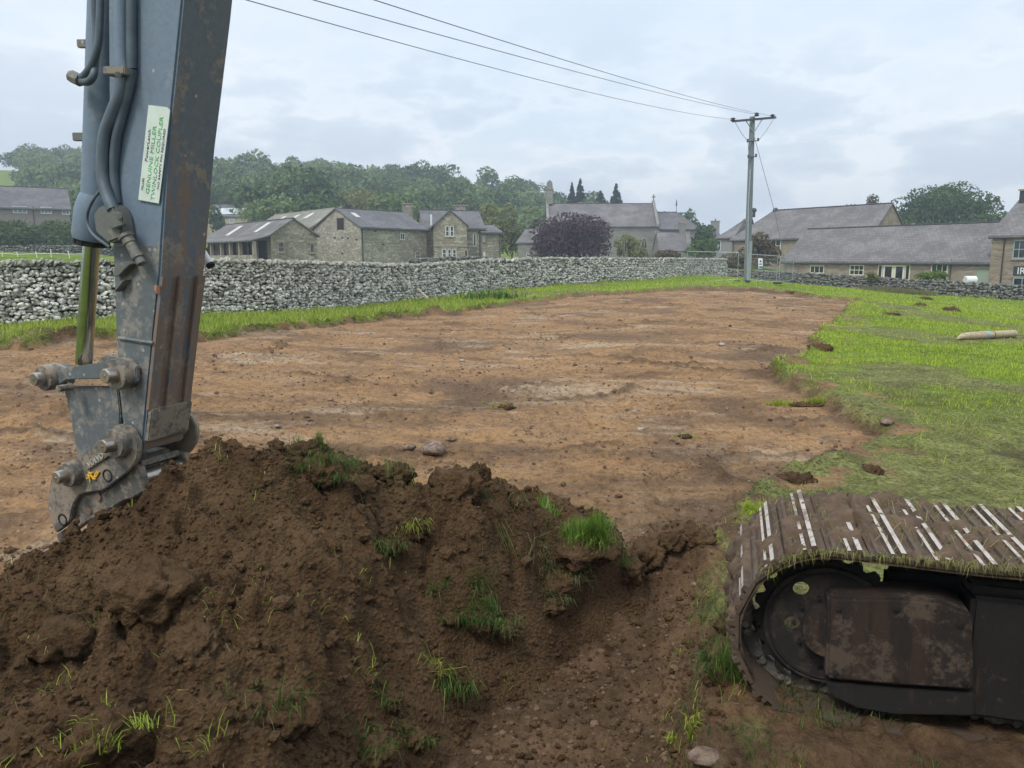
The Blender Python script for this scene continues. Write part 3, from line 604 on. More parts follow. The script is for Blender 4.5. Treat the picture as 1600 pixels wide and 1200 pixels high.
def dry_wall(name, pts, label, matf, matc, size, n_single, cope=True, ext=0, thick=.5, seed=3):
    rg = np.random.default_rng(seed); pts = [np.array(p, float) for p in pts]
    root = thing(name, (pts[0][0], pts[0][1], pts[0][2]), label, 'wall'); off = np.array(wloc(root)); items, copes = [], []
    core = MB()
    for a, b in zip(pts[:-1], pts[1:]):
        d = b[:2] - a[:2]; L = np.linalg.norm(d); u = d / L; nrm = np.array([u[1], -u[0]])
        if np.dot(nrm, -(a[:2] + b[:2])) < 0: nrm = -nrm                                    # towards the field
        back = -nrm * thick
        A0 = np.array([*a[:2], a[2] - .3]); B0 = np.array([*b[:2], b[2] - .3]); k = .10
        ins = np.array([*(-nrm * .12), 0])
        pa = [A0 + ins, A0 + np.array([*back, 0]), np.array([*(a[:2] + back * .85), a[3] - k]), np.array([*a[:2], a[3] - k]) + ins * 1.4]
        pb = [B0 + ins, B0 + np.array([*back, 0]), np.array([*(b[:2] + back * .85), b[3] - k]), np.array([*b[:2], b[3] - k]) + ins * 1.4]
        core.add(pa + pb, [(0, 1, 2, 3), (7, 6, 5, 4), (0, 4, 5, 1), (1, 5, 6, 2), (2, 6, 7, 3), (3, 7, 4, 0)])
        mid = np.linalg.norm((a + b)[:2] / 2); sz = size(mid)
        t = 0; z0 = -.12
        zz = z0; course = 0
        Hh = a[3] - a[2]
        while zz < Hh - .14:
            ch = sz * rg.uniform(.5, .85); s = rg.uniform(-sz, 0)
            while s < L:
                w = sz * (rg.uniform(.6, 1.5) if rg.random() > .12 else rg.uniform(1.5, 2.1)); f = np.clip((s + w / 2) / L, 0, 1)
                base = a[2] + (b[2] - a[2]) * f; top = a[3] + (b[3] - a[3]) * f
                z = base + zz + ch / 2 + rg.normal() * sz * .12
                if z < top - .08:
                    c2 = a[:2] + u * (s + w / 2) + nrm * (-.10 * (zz / Hh) - .02 + rg.uniform(-.03, .03))
                    rm = rotm(rg.normal() * .25, 0, 0) ; ang = math.atan2(u[1], u[0])
                    rm = np.array(Euler((rg.normal() * .3, rg.normal() * .28 - .1, ang + rg.normal() * .25)).to_matrix())
                    hh = ch * rg.uniform(.95, 1.5)
                    items.append((np.array([c2[0], c2[1], z]), rm, np.array([w * 1.18, sz * 1.5, hh / .62 * 1.02]), int(rg.integers(12))))
                s += w * .93
            zz += ch * .9
        if cope:
            s = 0
            while s < L:
                w = sz * rg.uniform(.45, .8); f = s / L; top = a[3] + (b[3] - a[3]) * f; ang = math.atan2(u[1], u[0]); hh = rg.uniform(.18, .30) * (1 if sz > .13 else .85)
                if rg.random() < .12: w *= 2.2; hh *= .8
                lean = rg.normal() * .22 + .75
                rm = np.array(Euler((rg.normal() * .1, lean, ang + rg.normal() * .12), 'XYZ').to_matrix())
                c2 = a[:2] + u * s + back * .35
                copes.append((np.array([c2[0], c2[1], top - .02 + rg.uniform(-.05, .03)]), rm, np.array([w * 1.1, thick * 1.15, hh * 1.9]), int(rg.integers(12))))
                s += w * .88
    co = core.build('wall_core', M['core'], root)
    dd = lambda it: np.linalg.norm(it[0][:2]) + (0 if -.72 < math.atan2(it[0][0], it[0][1]) else 100)
    place_stones(items, root, matf, 'stone', n_single, dd)
    if cope: place_stones(copes, root, matc, 'coping_stone', min(n_single, 120) , dd)
    return root
wp = [np.array(w) for w in WALL]
d0 = wp[1] - wp[0]; wp = [wp[0] - d0 * .6] + wp
dry_wall('limestone_wall', wp, 'long pale grey dry stone wall running behind the stripped field', M['lime'], M['lime_cope'], lambda r: .148 if r < 30 else .175 if r < 42 else .21, 300)
dry_wall('field_wall', RWALL, 'low dark dry stone wall in front of the single storey slate roofed cottages', M['darkstone'], M['darkstone'], lambda r: .30, 60, seed=9)
gw = [(*P(px, 409, D)[:2], P(px, yb, D)[2], P(px, yt, D)[2]) for px, yb, yt, D in ((642, 416, 405, 74), (700, 414, 402, 76), (762, 412, 401, 78))]
dry_wall('garden_wall', gw, 'short dark garden wall in front of the stone house with bay gable', M['darkstone'], M['darkstone'], lambda r: .34, 40, seed=12)
fw = [(*P(px, 400, D)[:2], P(px, yb, D)[2], P(px, yt, D)[2]) for px, yb, yt, D in ((-200, 400, 386, 84), (0, 398, 385, 88), (110, 397, 384, 92), (190, 398, 384, 96), (330, 402, 388, 98))]
dry_wall('paddock_wall', fw, 'grey dry stone wall across the paddock behind the white electric fence posts', M['darkstone'], M['darkstone'], lambda r: .36, 40, seed=15)
# ------------------------------------------------------------------ buildings
class Pl:
    def __init__(s, p, n): s.p = np.array(p, float); s.n = np.array(n, float) / np.linalg.norm(n)
    def hit(s, px, py, off=0.): d = ray(px, py); t = np.dot(s.p + s.n * off - EYE, s.n) / np.dot(d, s.n); return EYE + d * t
class House:
    """gabled building; A,B = plan corners of the front wall (left, right as seen from the field)"""
    def __init__(s, name, label, A, B, W, zb, ze, zr, wall, roof, ridge='along', hipL=0, hipR=0, cat='building', over=.25, root=None, parts=('wall', 'roof')):
        A = np.array(A[:2], float); B = np.array(B[:2], float); s.A, s.B, s.W = A, B, W; s.u2 = (B - A) / np.linalg.norm(B - A); s.L = np.linalg.norm(B - A)
        s.v2 = np.array([-s.u2[1], s.u2[0]]); 
        if np.dot(s.v2, A + B) < 0: s.v2 = -s.v2
        s.zb, s.ze, s.zr = zb, ze, zr; s.u = np.array([*s.u2, 0]); s.v = np.array([*s.v2, 0]); s.z = np.array([0, 0, 1.])
        s.root = root or thing(name, (*A, zb), label, cat)
        s.O = np.array([*A, 0.]); s.front = Pl(s.O, -s.v); s.left = Pl(s.O, -s.u); s.right = Pl(s.O + s.u * s.L, s.u)
        g = lambda a, b, z: s.O + s.u * a + s.v * b + s.z * z; s.g = g; L = s.L; w = MB(); r = MB(); o = over; sl = (zr - ze) / (W / 2 if ridge == 'along' else L / 2)
        th = .16
        if ridge == 'along':
            hl, hr = hipL * W / 2, hipR * W / 2
            if hipL or hipR:
                w.obox(g(0, 0, zb - 1), s.u * L, s.v * W, s.z * (ze - zb + 1))
                if not hipR: w.prism([g(L, .002, ze), g(L, W - .002, ze), g(L, W / 2, zr - .02)], s.u * -.4)
                if not hipL: w.prism([g(0, .002, ze), g(0, W - .002, ze), g(0, W / 2, zr - .02)], s.u * .4)
            else: w.prism([g(0, 0, zb - 1), g(0, W, zb - 1), g(0, W, ze), g(0, W / 2, zr - .02), g(0, 0, ze)], s.u * L)
            eo = ze - o * sl
            for side in (0, 1):
                b0, bm_ = (-o, W / 2) if side == 0 else (W + o, W / 2)
                p = [g(-o * (1 if not hipL else 1), b0, eo), g(L + o, b0, eo), g(L - hr + (o * .6 if not hipR else 0), bm_, zr), g(hl - (o * .6 if not hipL else 0), bm_, zr)]
                r.prism([q + s.z * .02 for q in p], s.z * th)
            if hipL: r.prism([g(-o, -o, eo + .02), g(-o, W + o, eo + .02), g(hl, W / 2, zr + .02)], s.z * th)
            if hipR: r.prism([g(L + o, -o, eo + .02), g(L + o, W + o, eo + .02), g(L - hr, W / 2, zr + .02)], s.z * th)
            rt = MB(); rt.tube([g(hl - .1, W / 2, zr + th), g(L - hr + .1, W / 2, zr + th)], .11, 6)
        else:
            w.prism([g(0, 0, zb - 1), g(L, 0, zb - 1), g(L, 0, ze), g(L / 2, 0, zr - .02), g(0, 0, ze)], s.v * W)
            eo = ze - o * sl
            for a0 in (-o, L + o): r.prism([g(a0, -o * .7, eo + .02), g(a0, W, eo + .02), g(L / 2, W, zr + .02), g(L / 2, -o * .7, zr + .02)], s.z * th)
            rt = MB(); rt.tube([g(L / 2, -o * .7, zr + th), g(L / 2, W, zr + th)], .11, 6)
        s.wallo = w.build(parts[0], wall, s.root); s.roofo = r.build(parts[1], roof, s.root); rt.build('ridge_tiles', M['lead'] if roof is not M['stone_tile'] else M['dressed'], s.roofo)
    def rect(s, pl, px0, py0, px1, py1):
        a, b = pl.hit(px0, py0), pl.hit(px1, py1); c, d = pl.hit(px0, py1), pl.hit(px1, py0)
        zt = (a[2] + d[2]) / 2; zb = (b[2] + c[2]) / 2; p0 = (a + c) / 2; p1 = (b + d) / 2; p0[2] = p1[2] = zb
        u = p1 - p0; w = np.linalg.norm(u); return p0, u / w, w, zt - zb, pl.n
    def window(s, pl, px0, py0, px1, py1, nx=2, ny=1, frame='white', lintel='dressed', glass='glass', name='window', ft=.07, sill=True):
        p, u, w, h, n = s.rect(pl, px0, py0, px1, py1); z = s.z; f = MB(); ft = min(ft * 1.2, w / 6)
        for q, a, c in ((p, u * w, z * ft), (p + z * (h - ft), u * w, z * ft), (p + z * ft, u * ft, z * (h - 2 * ft)), (p + u * (w - ft) + z * ft, u * ft, z * (h - 2 * ft))): f.obox(q, a, n * .07, c)
        for i in range(1, nx): f.obox(p + u * (w * i / nx - ft * .3) + z * ft, u * ft * .6, n * .06, z * (h - 2 * ft))
        for i in range(1, ny): f.obox(p + u * ft + z * (h * i / ny - ft * .35), u * (w - 2 * ft), n * .055, z * ft * .7)
        wo = f.build(name, M[frame], s.root)
        g = MB(); g.obox(p + u * ft * .5 + z * ft * .5, u * (w - ft), n * .025, z * (h - ft)); g.build('pane', M[glass], wo)
        if lintel:
            t = MB(); t.obox(p - u * .16 + z * (h + .002), u * (w + .32), n * .09, z * .24); t.build('lintel', M[lintel], wo)
            if sill: t = MB(); t.obox(p - u * .1 - z * .122, u * (w + .2), n * .13, z * .12); t.build('sill', M[lintel], wo)
        return wo
    def opening(s, pl, px0, py0, px1, py1, name='doorway', mat='dark', surround='dressed'):
        p, u, w, h, n = s.rect(pl, px0, py0, px1, py1); z = s.z; f = MB(); f.obox(p, u * w, n * .02, z * h); o = f.build(name, M[mat], s.root)
        if surround:
            t = MB(); k = .14; t.obox(p - u * k, u * (k - .002), n * .07, z * h); t.obox(p + u * (w + .002), u * k, n * .07, z * h); t.obox(p - u * k + z * (h + .002), u * (w + 2 * k), n * .08, z * .2); t.build('surround', M[surround], o)
        return o
    def pipe(s, pl, px, y0, y1, r=.055):
        a, b = pl.hit(px, y0, .09), pl.hit(px, y1, .09); b[0], b[1] = a[0], a[1]; t = MB(); t.tube([a, b], r, 6); t.build('downpipe', M['lead'], s.root)
    def gutter(s, z=None, front=True, r=.07):
        t = MB(); o = .27; k = (s.ze - o * (s.zr - s.ze) / (s.W / 2)) - .02 if z is None else z
        t.tube([s.g(-.2, -o - .05, k), s.g(s.L + .2, -o - .05, k)], r, 6); t.build('gutter', M['lead'], s.root)
    def chimney(s, a, b, z0, z1, w=.9, d=.6, mat='rubble_d', pots=2, cap=True, pot='clay'):
        c = MB(); c.obox(s.g(a - w / 2, b - d / 2, z0), s.u * w, s.v * d, s.z * (z1 - z0)); o = c.build('chimney', M[mat], s.root)
        if cap: k = MB(); k.obox(s.g(a - w / 2 - .1, b - d / 2 - .1, z1 + .002), s.u * (w + .2), s.v * (d + .2), s.z * .14); k.build('chimney_cap', M['dressed'], o)
        for i in range(pots):
            x = a + (i - (pots - 1) / 2) * .38; k = MB(); k.tube([s.g(x, b, z1 + .1), s.g(x, b, z1 + .35), s.g(x, b, z1 + .52)], [.15, .12, .13], 8); k.build('chimney_pot', M[pot], o)
    def skylight(s, a0, a1, b0, b1, mat='sky_l'):
        """patch on the front slope, a along the wall, b up the slope in plan"""
        sl = (s.zr - s.ze) / (s.W / 2); t = MB(); zz = lambda b: s.ze + sl * b + .20
        t.prism([s.g(a0, b0, zz(b0)), s.g(a1, b0, zz(b0)), s.g(a1, b1, zz(b1)), s.g(a0, b1, zz(b1))], s.z * .05); t.build('rooflight', M[mat], s.roofo)
g2 = lambda px, D: P(px, 403, D)[:2]
zz = lambda py, D: float(P(800, py, D)[2])
# --- right: long low cottage, tall cottage, barn behind, small grey house
A, B = g2(1225, 88), g2(1552, 69)
h = House('low_cottage', 'long single storey stone cottage with slate roof and cream french doors', A, B, 8, -1.4, 2.0, 5.45, M['sand'], M['slate_p'], cat='house'); h.gutter()
h.window(h.front, 1266, 415, 1288, 427, 3, 1, 'cream'); h.window(h.front, 1328, 414, 1350, 430, 3, 2, 'cream')
h.window(h.front, 1372, 413.5, 1379, 437, 1, 1, 'cream', None, name='sidelight'); h.window(h.front, 1414.5, 413.5, 1422, 438, 1, 1, 'cream', None, name='sidelight')
for x0, x1 in ((1380, 1396.5), (1397, 1413.5)): h.window(h.front, x0, 413.5, x1, 440, 1, 1, 'cream', None, name='french_door', ft=.16)
p, u, w, hh, n = h.rect(h.front, 1369, 409.5, 1425, 413); t = MB(); t.obox(p, u * w, n * .1, h.z * hh); t.build('lintel', M['dressed'], h.root)
h.window(h.front, 1455, 412, 1481, 437, 3, 2, 'cream'); h.pipe(h.front, 1486.5, 406, 445)
h.opening(h.front, 1525, 421, 1547, 446, 'door', 'sage')
B2 = h.B
A2 = np.array(h.A) + h.u2 * (h.L + .02) - h.v2 * .5
h = House('tall_cottage', 'two storey stone cottage with brick chimney beside the long low cottage', A2, A2 + h.u2 * 12, 8.6, -2.0, 4.25, 7.4, M['sand'], M['slate_p'], cat='house'); h.gutter()
h.window(h.front, 1583.5, 375, 1612, 404, 3, 2, 'bluegrey'); h.pipe(h.front, 1570, 372, 446); h.window(h.front, 1583, 434, 1612, 447, 2, 1, 'bluegrey')
h.chimney(.55, 4.3, 6.6, 8.25, .9, 1.2, 'signdark', 1)
p, u, w, hh, n = h.rect(h.front, 1584, 416, 1622, 431.5); sg = MB(); sg.obox(p + n * .05, u * w, n * .06, h.z * hh); sg = sg.build('hanging_sign', M['signdark'], h.root, bevel=.02)
def text(body, size, org, ux, uy, mat, parent, ext=.002, name='lettering', align='LEFT', xs=1.):
    c = bpy.data.curves.new(name, 'FONT'); c.body = body; c.size = size; c.extrude = ext; c.resolution_u = 2; c.align_x = align
    o = bpy.data.objects.new(name, c); COL.objects.link(o); me = bpy.data.meshes.new_from_object(o); bpy.data.objects.remove(o)
    ux, uy = Vector(ux).normalized(), Vector(uy).normalized(); uz = ux.cross(uy); off = wloc(parent); org = Vector(org)
    for v in me.vertices: v.co = org + ux * v.co.x * xs + uy * v.co.y + uz * v.co.z - off
    me.name = name; me.materials.clear(); me.materials.append(mat); return link(bpy.data.objects.new(name, me), parent)
text('IRI', .82, p + n * .115 + u * .3 + h.z * .16, u, (0, 0, 1), M['signwhite'], sg, .01)
A, B = g2(1140, 118), None
hb = House('slate_barn_house', 'large two storey stone house with long slate roof behind the power pole', g2(1142, 114), np.array(g2(1142, 114)) + np.array([.5587, -.8294]) * 21.5, 8.5, -.6, zz(374, 114) + .0, 8.95, M['sand'], M['slate_p'], hipL=.9, cat='house'); h = hb; h.gutter()
h.window(h.front, 1205, 375.5, 1220, 393, 2, 2, 'white'); h.pipe(h.front, 1146, 376, 410)
for px in (1178, 1211.5):
    q = Pl(h.g(0, h.W / 2, 0), -h.v).hit(px, 333); t = MB(); t.tube([q - h.z * .6, q + h.z * .15], .22, 8); t.tube([q + h.z * .15, q + h.z * .25, q + h.z * .5, q + h.z * .75], [.22, .40, .40, .2], 8); t.build('roof_flue', M['lead'], h.root)
h = House('grey_house', 'small grey rendered house with hipped roof tucked behind the slate roofed stone house', g2(1119, 128), g2(1144, 126), 8, -.5, zz(371, 127), zz(342, 131), M['render'], M['slate_p'], hipL=1, cat='house'); h.gutter()
h.window(h.front, 1122, 376, 1126.5, 391, 1, 2, 'white', None)
h = House('chimney_house', 'roof with tall chimney stack seen among trees behind the small grey house', g2(1104, 150), g2(1130, 150), 8, -.5, 4.2, 7.0, M['render'], M['slate'], cat='house'); h.chimney(2.3, 3.5, 6, zz(346, 153), 1.5, .9, 'render', 1, pot='lead')
# --- left farm group
A, B = g2(565, 95), g2(667, 104)
h = House('stone_barn', 'tall stone barn with hayloft door in its gable and slate roof', A, B, 9, 1.0, 6.0, 8.3, M['rubble'], M['slate'], cat='barn'); h.gutter(); BARN = h
h.opening(h.left, 527, 341, 538, 359, 'hayloft_door', 'dark', 'dressed'); h.pipe(h.front, 563.6 + 2.5, 358, 409)
for px, py in ((523, 371.5), (535, 371.5), (544, 372), (557, 374), (535, 396)): h.opening(h.left, px - 1.4, py - 1, px + 1.4, py + 1.4, 'putlog_hole', 'dark', None)
h.window(h.front, 625, 364, 632, 375, 2, 1, 'white'); h.window(h.front, 649, 393, 656, 404, 2, 2, 'white'); h.opening(h.front, 596, 381, 600, 383, 'putlog_hole', 'dark', None); h.opening(h.front, 585, 360.5, 588, 362.5, 'putlog_hole', 'dark', None)
h.skylight(1.3, 2.0, 2.2, 3.3, 'sky_l'); h.opening(h.front, 629, 393, 637, 403, 'blocked_window', 'dressed', None)
def rubbly(a, b, W, zb, ze, zr, name, label, **k): return House(name, label, a, b, W, zb, ze, zr, k.pop('wall', M['rubble_d']), k.pop('roof', M['slate']), **k)
h = rubbly(np.array((-25.95, 100.8)) - np.array((.61, -.79)) * 24, np.array((-25.95, 100.8)), 9, 1, 6.1, 8.75, 'long_barn', 'long barn with pale stone tiled roof behind the open sided shed', roof=M['stone_tile'], cat='barn')
for a in (6, 11, 16): h.skylight(a, a + 1.3, 2.4, 3.6, 'sky_l')
u = np.array((.63, -.777)); Bs = np.array(g2(425, 84)); As = Bs - u * 21
h = rubbly(As, Bs, 5.3, 1.2, 4.75, 6.45, 'open_shed', 'low stone farm shed with open sided lean-to and corrugated roof', roof=M['corr'], cat='shed'); sh = h
h.window(h.right, 434, 378, 444, 394, 1, 2, 'dressed'); h.window(h.right, 484, 380, 491, 395, 1, 1, 'dressed'); h.opening(h.right, 434, 388, 444, 396, 'wooden_shutter', 'clay', None)
h.skylight(h.L - 14.5, h.L - 13.2, .1, 1.9); h.skylight(h.L - 6.0, h.L - 4.9, .4, 2.1)
t = MB(); t.prism([h.g(-.3, -2.3, 4.05), h.g(h.L + .1, -2.3, 4.05), h.g(h.L + .1, -.26, 4.62), h.g(-.3, -.26, 4.62)], h.z * .14); t.build('lean_to_roof', M['corr'], h.root)
t = MB(); t.obox(h.g(0, -2.0, .5), h.u * h.L, h.v * .4, h.z * 2.15); t.build('low_wall', M['rubble_d'], h.root)
for a in (3.5, 7, 10.5, 13.5, 16.5, h.L - .35):
    t = MB(); t.obox(h.g(a, -2.0, 2.652), h.u * .35, h.v * .35, h.z * 1.42); t.build('post', M['dressed'], h.root)
for a in (0.5, 4.4, 7.9, 11.4, 14.4, 17.4):
    t = MB(); t.obox(h.g(a, -.02, 1.6), h.u * 2.3, h.v * -.03, h.z * 2.6); t.build('doorway', M['dark'], h.root)
# house with gable wing
A, B = g2(664, 105), g2(756, 107)
h = House('stone_farmhouse', 'two storey stone farmhouse with projecting gable wing and two stone chimneys', A, B, 8, 1.0, zz(357, 107), zz(331, 110), M['rubble_d'], M['slate'], cat='house'); h.gutter(); fm = h
wgA = np.array(g2(679, 101)); wgB = np.array(g2(730, 101.6))
w2 = House('x', '', wgA, wgB, 8, 1.0, zz(352, 101), zz(329.5, 101), M['rubble_d'], M['slate'], ridge='across', root=h.root, parts=('gable_wing', 'wing_roof'))
w2.root = h.root
for a, b in ((696, 702), (703.2, 709)): w2.window(w2.front, a, 353, b, 369.5, 1, 2, 'white')
for a, b in ((691, 697.5), (699.5, 705), (707, 713)): w2.window(w2.front, a, 389, b, 404, 1, 2, 'white')
w2.opening(w2.front, 727, 391.5, 729.5, 403, 'doorway', 'dark', 'dressed')
p, u, w, hh, n = w2.rect(w2.front, 679, 383, 730, 385.4); t = MB(); t.obox(p, u * w, n * .1, h.z * .2); t.build('string_course', M['dressed'], h.root)
h.window(h.front, 739, 365, 744, 385, 1, 1, 'white'); h.pipe(h.front, 749.5, 359, 406); h.window(h.front, 669, 388, 671.5, 403, 1, 1, 'white', None)
h.chimney(5.9 , 5.0, 7.3, zz(321, 110), 1.3, .9, 'rubble_d', 2, pot='lead'); h.chimney(-1.6, 5.4, 7.3, zz(319.5, 110), 1.3, 1.0, 'rubble_d', 2, pot='lead')
t = MB(); t.tube([w2.g(-.3, 1, zz(352, 102)), w2.g(-.3, 1, zz(335, 102))], .13, 6); t.build('vent_pipe', M['white'], h.root)
h = House('end_cottage', 'lower stone cottage with slate roof at the end of the farmhouse', g2(754, 106.5), g2(783, 107.5), 7, 1.0, zz(364, 107), zz(353, 110), M['rubble_d'], M['slate'], cat='house'); h.gutter(); h.pipe(h.front, 781, 365, 406)
h.window(h.front, 753.5 + 1, 367, 757, 377, 1, 2, 'white'); h.opening(h.front, 753.5 + 1, 393, 758.5, 405, 'door', 'white')
# church
h = House('church', 'long stone church with slate nave roof, bell turret and polygonal chancel', g2(856, 146), g2(1026, 146), 10, 1.0, zz(353.5, 146), zz(319.5, 151), M['church'], M['slate_p'], cat='church', over=.2); h.gutter(); ch = h
for b in (-.25, h.L - .25):
    t = MB(); 
    for v0 in (-.5, h.W + .5): t.prism([h.g(b, v0, h.ze - .1), h.g(b, h.W / 2, h.zr + .35), h.g(b, h.W / 2, h.zr + .75), h.g(b, v0, h.ze + .35)], h.u * .5)
    t.build('gable_coping', M['church'], h.root)
t = MB(); q = h.g(h.L, h.W / 2, h.zr + .6); t.tube([q, q + h.z * 1.3], .12, 6); t.obox(q + h.z * .7 - h.u * .35 - h.v * .1, h.u * .7, h.v * .2, h.z * .22); t.build('finial_cross', M['church'], h.root)
t = MB(); q = h.g(0.6, h.W / 2, h.zr); c0 = q - h.u * .75 - h.v * .75
t.obox(c0, h.u * 1.2, h.v * 1.5, h.z * 2.7); t.obox(c0 + h.z * 2.702 - (h.u + h.v) * .12, h.u * 1.44, h.v * 1.74, h.z * .25)
t.prism([c0 + h.z * 2.953, c0 + h.z * 2.953 + h.u * 1.2, c0 + h.z * 4.1 + h.u * 1.1, c0 + h.z * 4.5 + h.u * .6, c0 + h.z * 4.1 + h.u * .1], h.v * 1.5); t.build('bell_turret', M['church'], h.root)
def lancet(h, pl, px0, py0, px1, py1, name='lancet_window'):
    p, u, w, hh, n = h.rect(pl, px0, py0, px1, py1); z = h.z
    def arch(k, e):
        pts = [p - u * e - z * e, p + u * (w + e) - z * e]; s0 = hh * .55
        for i in range(7): a = i / 6; pts.append(p + u * ((w + e) - (w / 2 + e) * (1 - math.cos(a * math.pi / 2))) + z * (s0 + (hh + e - s0) * math.sin(a * math.pi / 2)))
        for i in range(5, -1, -1): a = i / 6; pts.append(p + u * (-e + (w / 2 + e) * (1 - math.cos(a * math.pi / 2))) + z * (s0 + (hh + e - s0) * math.sin(a * math.pi / 2)))
        return pts
    f = MB(); f.prism(arch(0, .22), n * .06); o = f.build(name, M['dressed'], h.root); g = MB(); g.prism([q + n * .062 for q in arch(0, 0)], n * .01); g.build('pane', M['glass'], o)
    m = MB(); m.obox(p + u * (w / 2 - .06) + n * .072, u * .12, n * .05, z * hh * .9); m.build('mullion', M['dressed'], o)
lancet(h, h.front, 1002.5, 373, 1010, 398); lancet(h, h.front, 972, 372, 979, 397)
c = House('x', '', g2(1027, 147), g2(1092, 147), 7.4, 1.0, zz(358, 147), zz(333, 151), M['church'], M['slate'], hipR=1, root=h.root, parts=('chancel', 'chancel_roof'), over=.2); c.gutter()
t = MB(); q = c.g(c.L - 3.8, c.W / 2, c.zr); t.tube([q, q + c.z * 1.3, q + c.z * 1.5, q + c.z * 2.5], [.05, .05, .16, .04], 6); t.build('finial', M['lead'], h.root)
c.window(c.front, 0, 0, 1, 1) if False else None
lancet(c, c.front, 1073.5, 370, 1085, 396)
v = House('x', '', g2(1031, 139), g2(1073, 139), 7.4, 1.0, zz(392, 139), zz(364, 143), M['church'], M['slate_p'], root=h.root, parts=('vestry', 'vestry_roof'), over=.15)
v.chimney(4.6, 3.6, 4.5, zz(349, 142), 1.0, .8, 'church', 1); v.opening(v.front, 1056, 396, 1064, 410, 'door', 'dark')
for px in (1022, 1069):
    b = MB(); pl = c.front if px > 1040 else h.front; q = pl.hit(px, 403); q[2] = 1.0
    b.prism([q, q + pl.n * 2.6, q + pl.n * 2.6 + c.z * 1.2, q + pl.n * .2 + c.z * 6.2, q + c.z * 6.4], c.u * .9); b.build('buttress', M['church'], h.root)
h = House('lychgate_cottage', 'little stone building with steep gable beside the copper leaved tree', g2(809, 128), g2(842, 126), 6, 1.0, zz(379, 128), zz(359, 130), M['church'], M['slate_p'], cat='building'); h.window(h.front, 823, 396, 827, 401, 1, 1, 'white', None)
h.chimney(4.2, 3, 5.5, zz(345, 130), .9, .8, 'church', 0)
# left houses
h = House('terrace_house', 'pair of pebbledashed semi-detached houses above the paddock hedge', np.array(g2(115, 124)) - np.array((.86, .51)) * 32, g2(115, 124), 9, 3.0, zz(325, 121), zz(293, 124), M['pebble'], M['slate'], cat='house'); h.gutter()
h.window(h.front, 63.5, 323 + .5, 80.5, 334, 3, 1, 'white', None, 'glass_l'); h.window(h.front, 97, 325.5, 109, 335.5, 2, 1, 'white', None, 'glass_l'); h.window(h.front, 20, 322, 42, 333, 3, 1, 'white', None, 'glass_l')
h.chimney(6.3, 4.4, 12, zz(284, 124), 1.6, .9, 'render', 2, pot='lead'); h.pipe(h.front, 51, 322, 390)
h = House('cream_house', 'pale stone house with light panels on its roof among the trees', g2(320, 160), g2(389, 158), 9, 4.0, zz(339, 160), zz(321, 164), M['cream_wall'], M['slate'], cat='house')
h.skylight(1.8, h.L - .6, .6, 2.9, 'solar'); h.window(h.front, 336, 342, 345, 348, 2, 1, 'white', None, 'glass_l'); h.window(h.front, 359, 342, 366, 349, 2, 1, 'white', None, 'glass_l'); h.chimney(h.L - 3, 4.4, 11, zz(316, 163), .7, .7, 'cream_wall', 1)
# ------------------------------------------------------------------ trees
def crown_mesh(name, mat, seed, w, h, n_lobes=14, leaves=1500, leaf=.5, z0=0., shape='round', gaps=.0, lobe=.42):
    rg = np.random.default_rng(seed); Vs = []; cs = []
    for i in range(n_lobes):
        if shape == 'cone':
            t = rg.random() ** .8; a = rg.uniform(0, 2 * math.pi); rr = (1 - t) * w / 2 * .7; c = np.array([math.cos(a) * rr, math.sin(a) * rr, h * (t * .9 + .05)]); r = np.array([.36 * w * (1.12 - t), .36 * w * (1.12 - t), h * .08])
        elif shape == 'bush':
            d = rg.normal(size=3); d /= np.linalg.norm(d); q = rg.uniform(.3, .80); c = np.array([d[0] * w / 2 * q, d[1] * w / 2 * q, h * (.12 + .76 * abs(d[2]) * q)]); r = np.array([w, w, h * 1.2]) * lobe * rg.uniform(.36, .58)
        elif shape == 'dome':
            d = rg.normal(size=3); d /= np.linalg.norm(d); q = rg.uniform(.45, .85); c = np.array([d[0] * w / 2 * q, d[1] * w / 2 * q, h * (.30 + .72 * abs(d[2]) * q + .1 * (d[2] < 0) * d[2])]); r = np.array([w, w, h * .8]) * lobe * rg.uniform(.28, .5)
        else:
            d = rg.normal(size=3); d /= np.linalg.norm(d); q = rg.uniform(.35, .8); c = np.array([d[0] * w / 2 * q, d[1] * w / 2 * q, h * (.47 + .46 * d[2] * q)]); r = np.array([w, w, h]) * lobe * rg.uniform(.42, .72)
        cs.append((c, r))
    per = np.array([np.prod(r) ** .66 for c, r in cs]); per = (per / per.sum() * leaves).astype(int) + 3
    out = []
    for (c, r), n in zip(cs, per):
        d = rg.normal(size=(n, 3)); d /= np.linalg.norm(d, axis=1)[:, None]; d[:, 2] = np.where(d[:, 2] < -.3, -d[:, 2], d[:, 2])
        k = rg.uniform(.72, 1.06, n) ** .8; p = c + d * r * k[:, None]
        nr = d + rg.normal(size=(n, 3)) * .55; nr /= np.linalg.norm(nr, axis=1)[:, None]
        t1 = np.cross(nr, rg.normal(size=(n, 3))); t1 /= np.linalg.norm(t1, axis=1)[:, None]; t2 = np.cross(nr, t1); s = leaf * rg.uniform(.5, 1.25, n)[:, None]
        out.append(np.stack([p - t1 * s * .5 - t2 * s * .3, p + t1 * s * .5 - t2 * s * .35, p + t1 * s * .35 + t2 * s * .45, p - t1 * s * .45 + t2 * s * .3], 1).reshape(-1, 3))
    V = np.vstack(out); V[:, 2] += z0; F = np.arange(len(V)).reshape(-1, 4)
    if gaps:
        c = V.reshape(-1, 4, 3).mean(1); g = fbm(c[:, 0] * 1.1 / leaf * .22 + seed, c[:, 2] * 1.1 / leaf * .22, 300 + seed, 3); F = F[g > -.5 + gaps]
    return mesh_np(name, V, F, [mat])
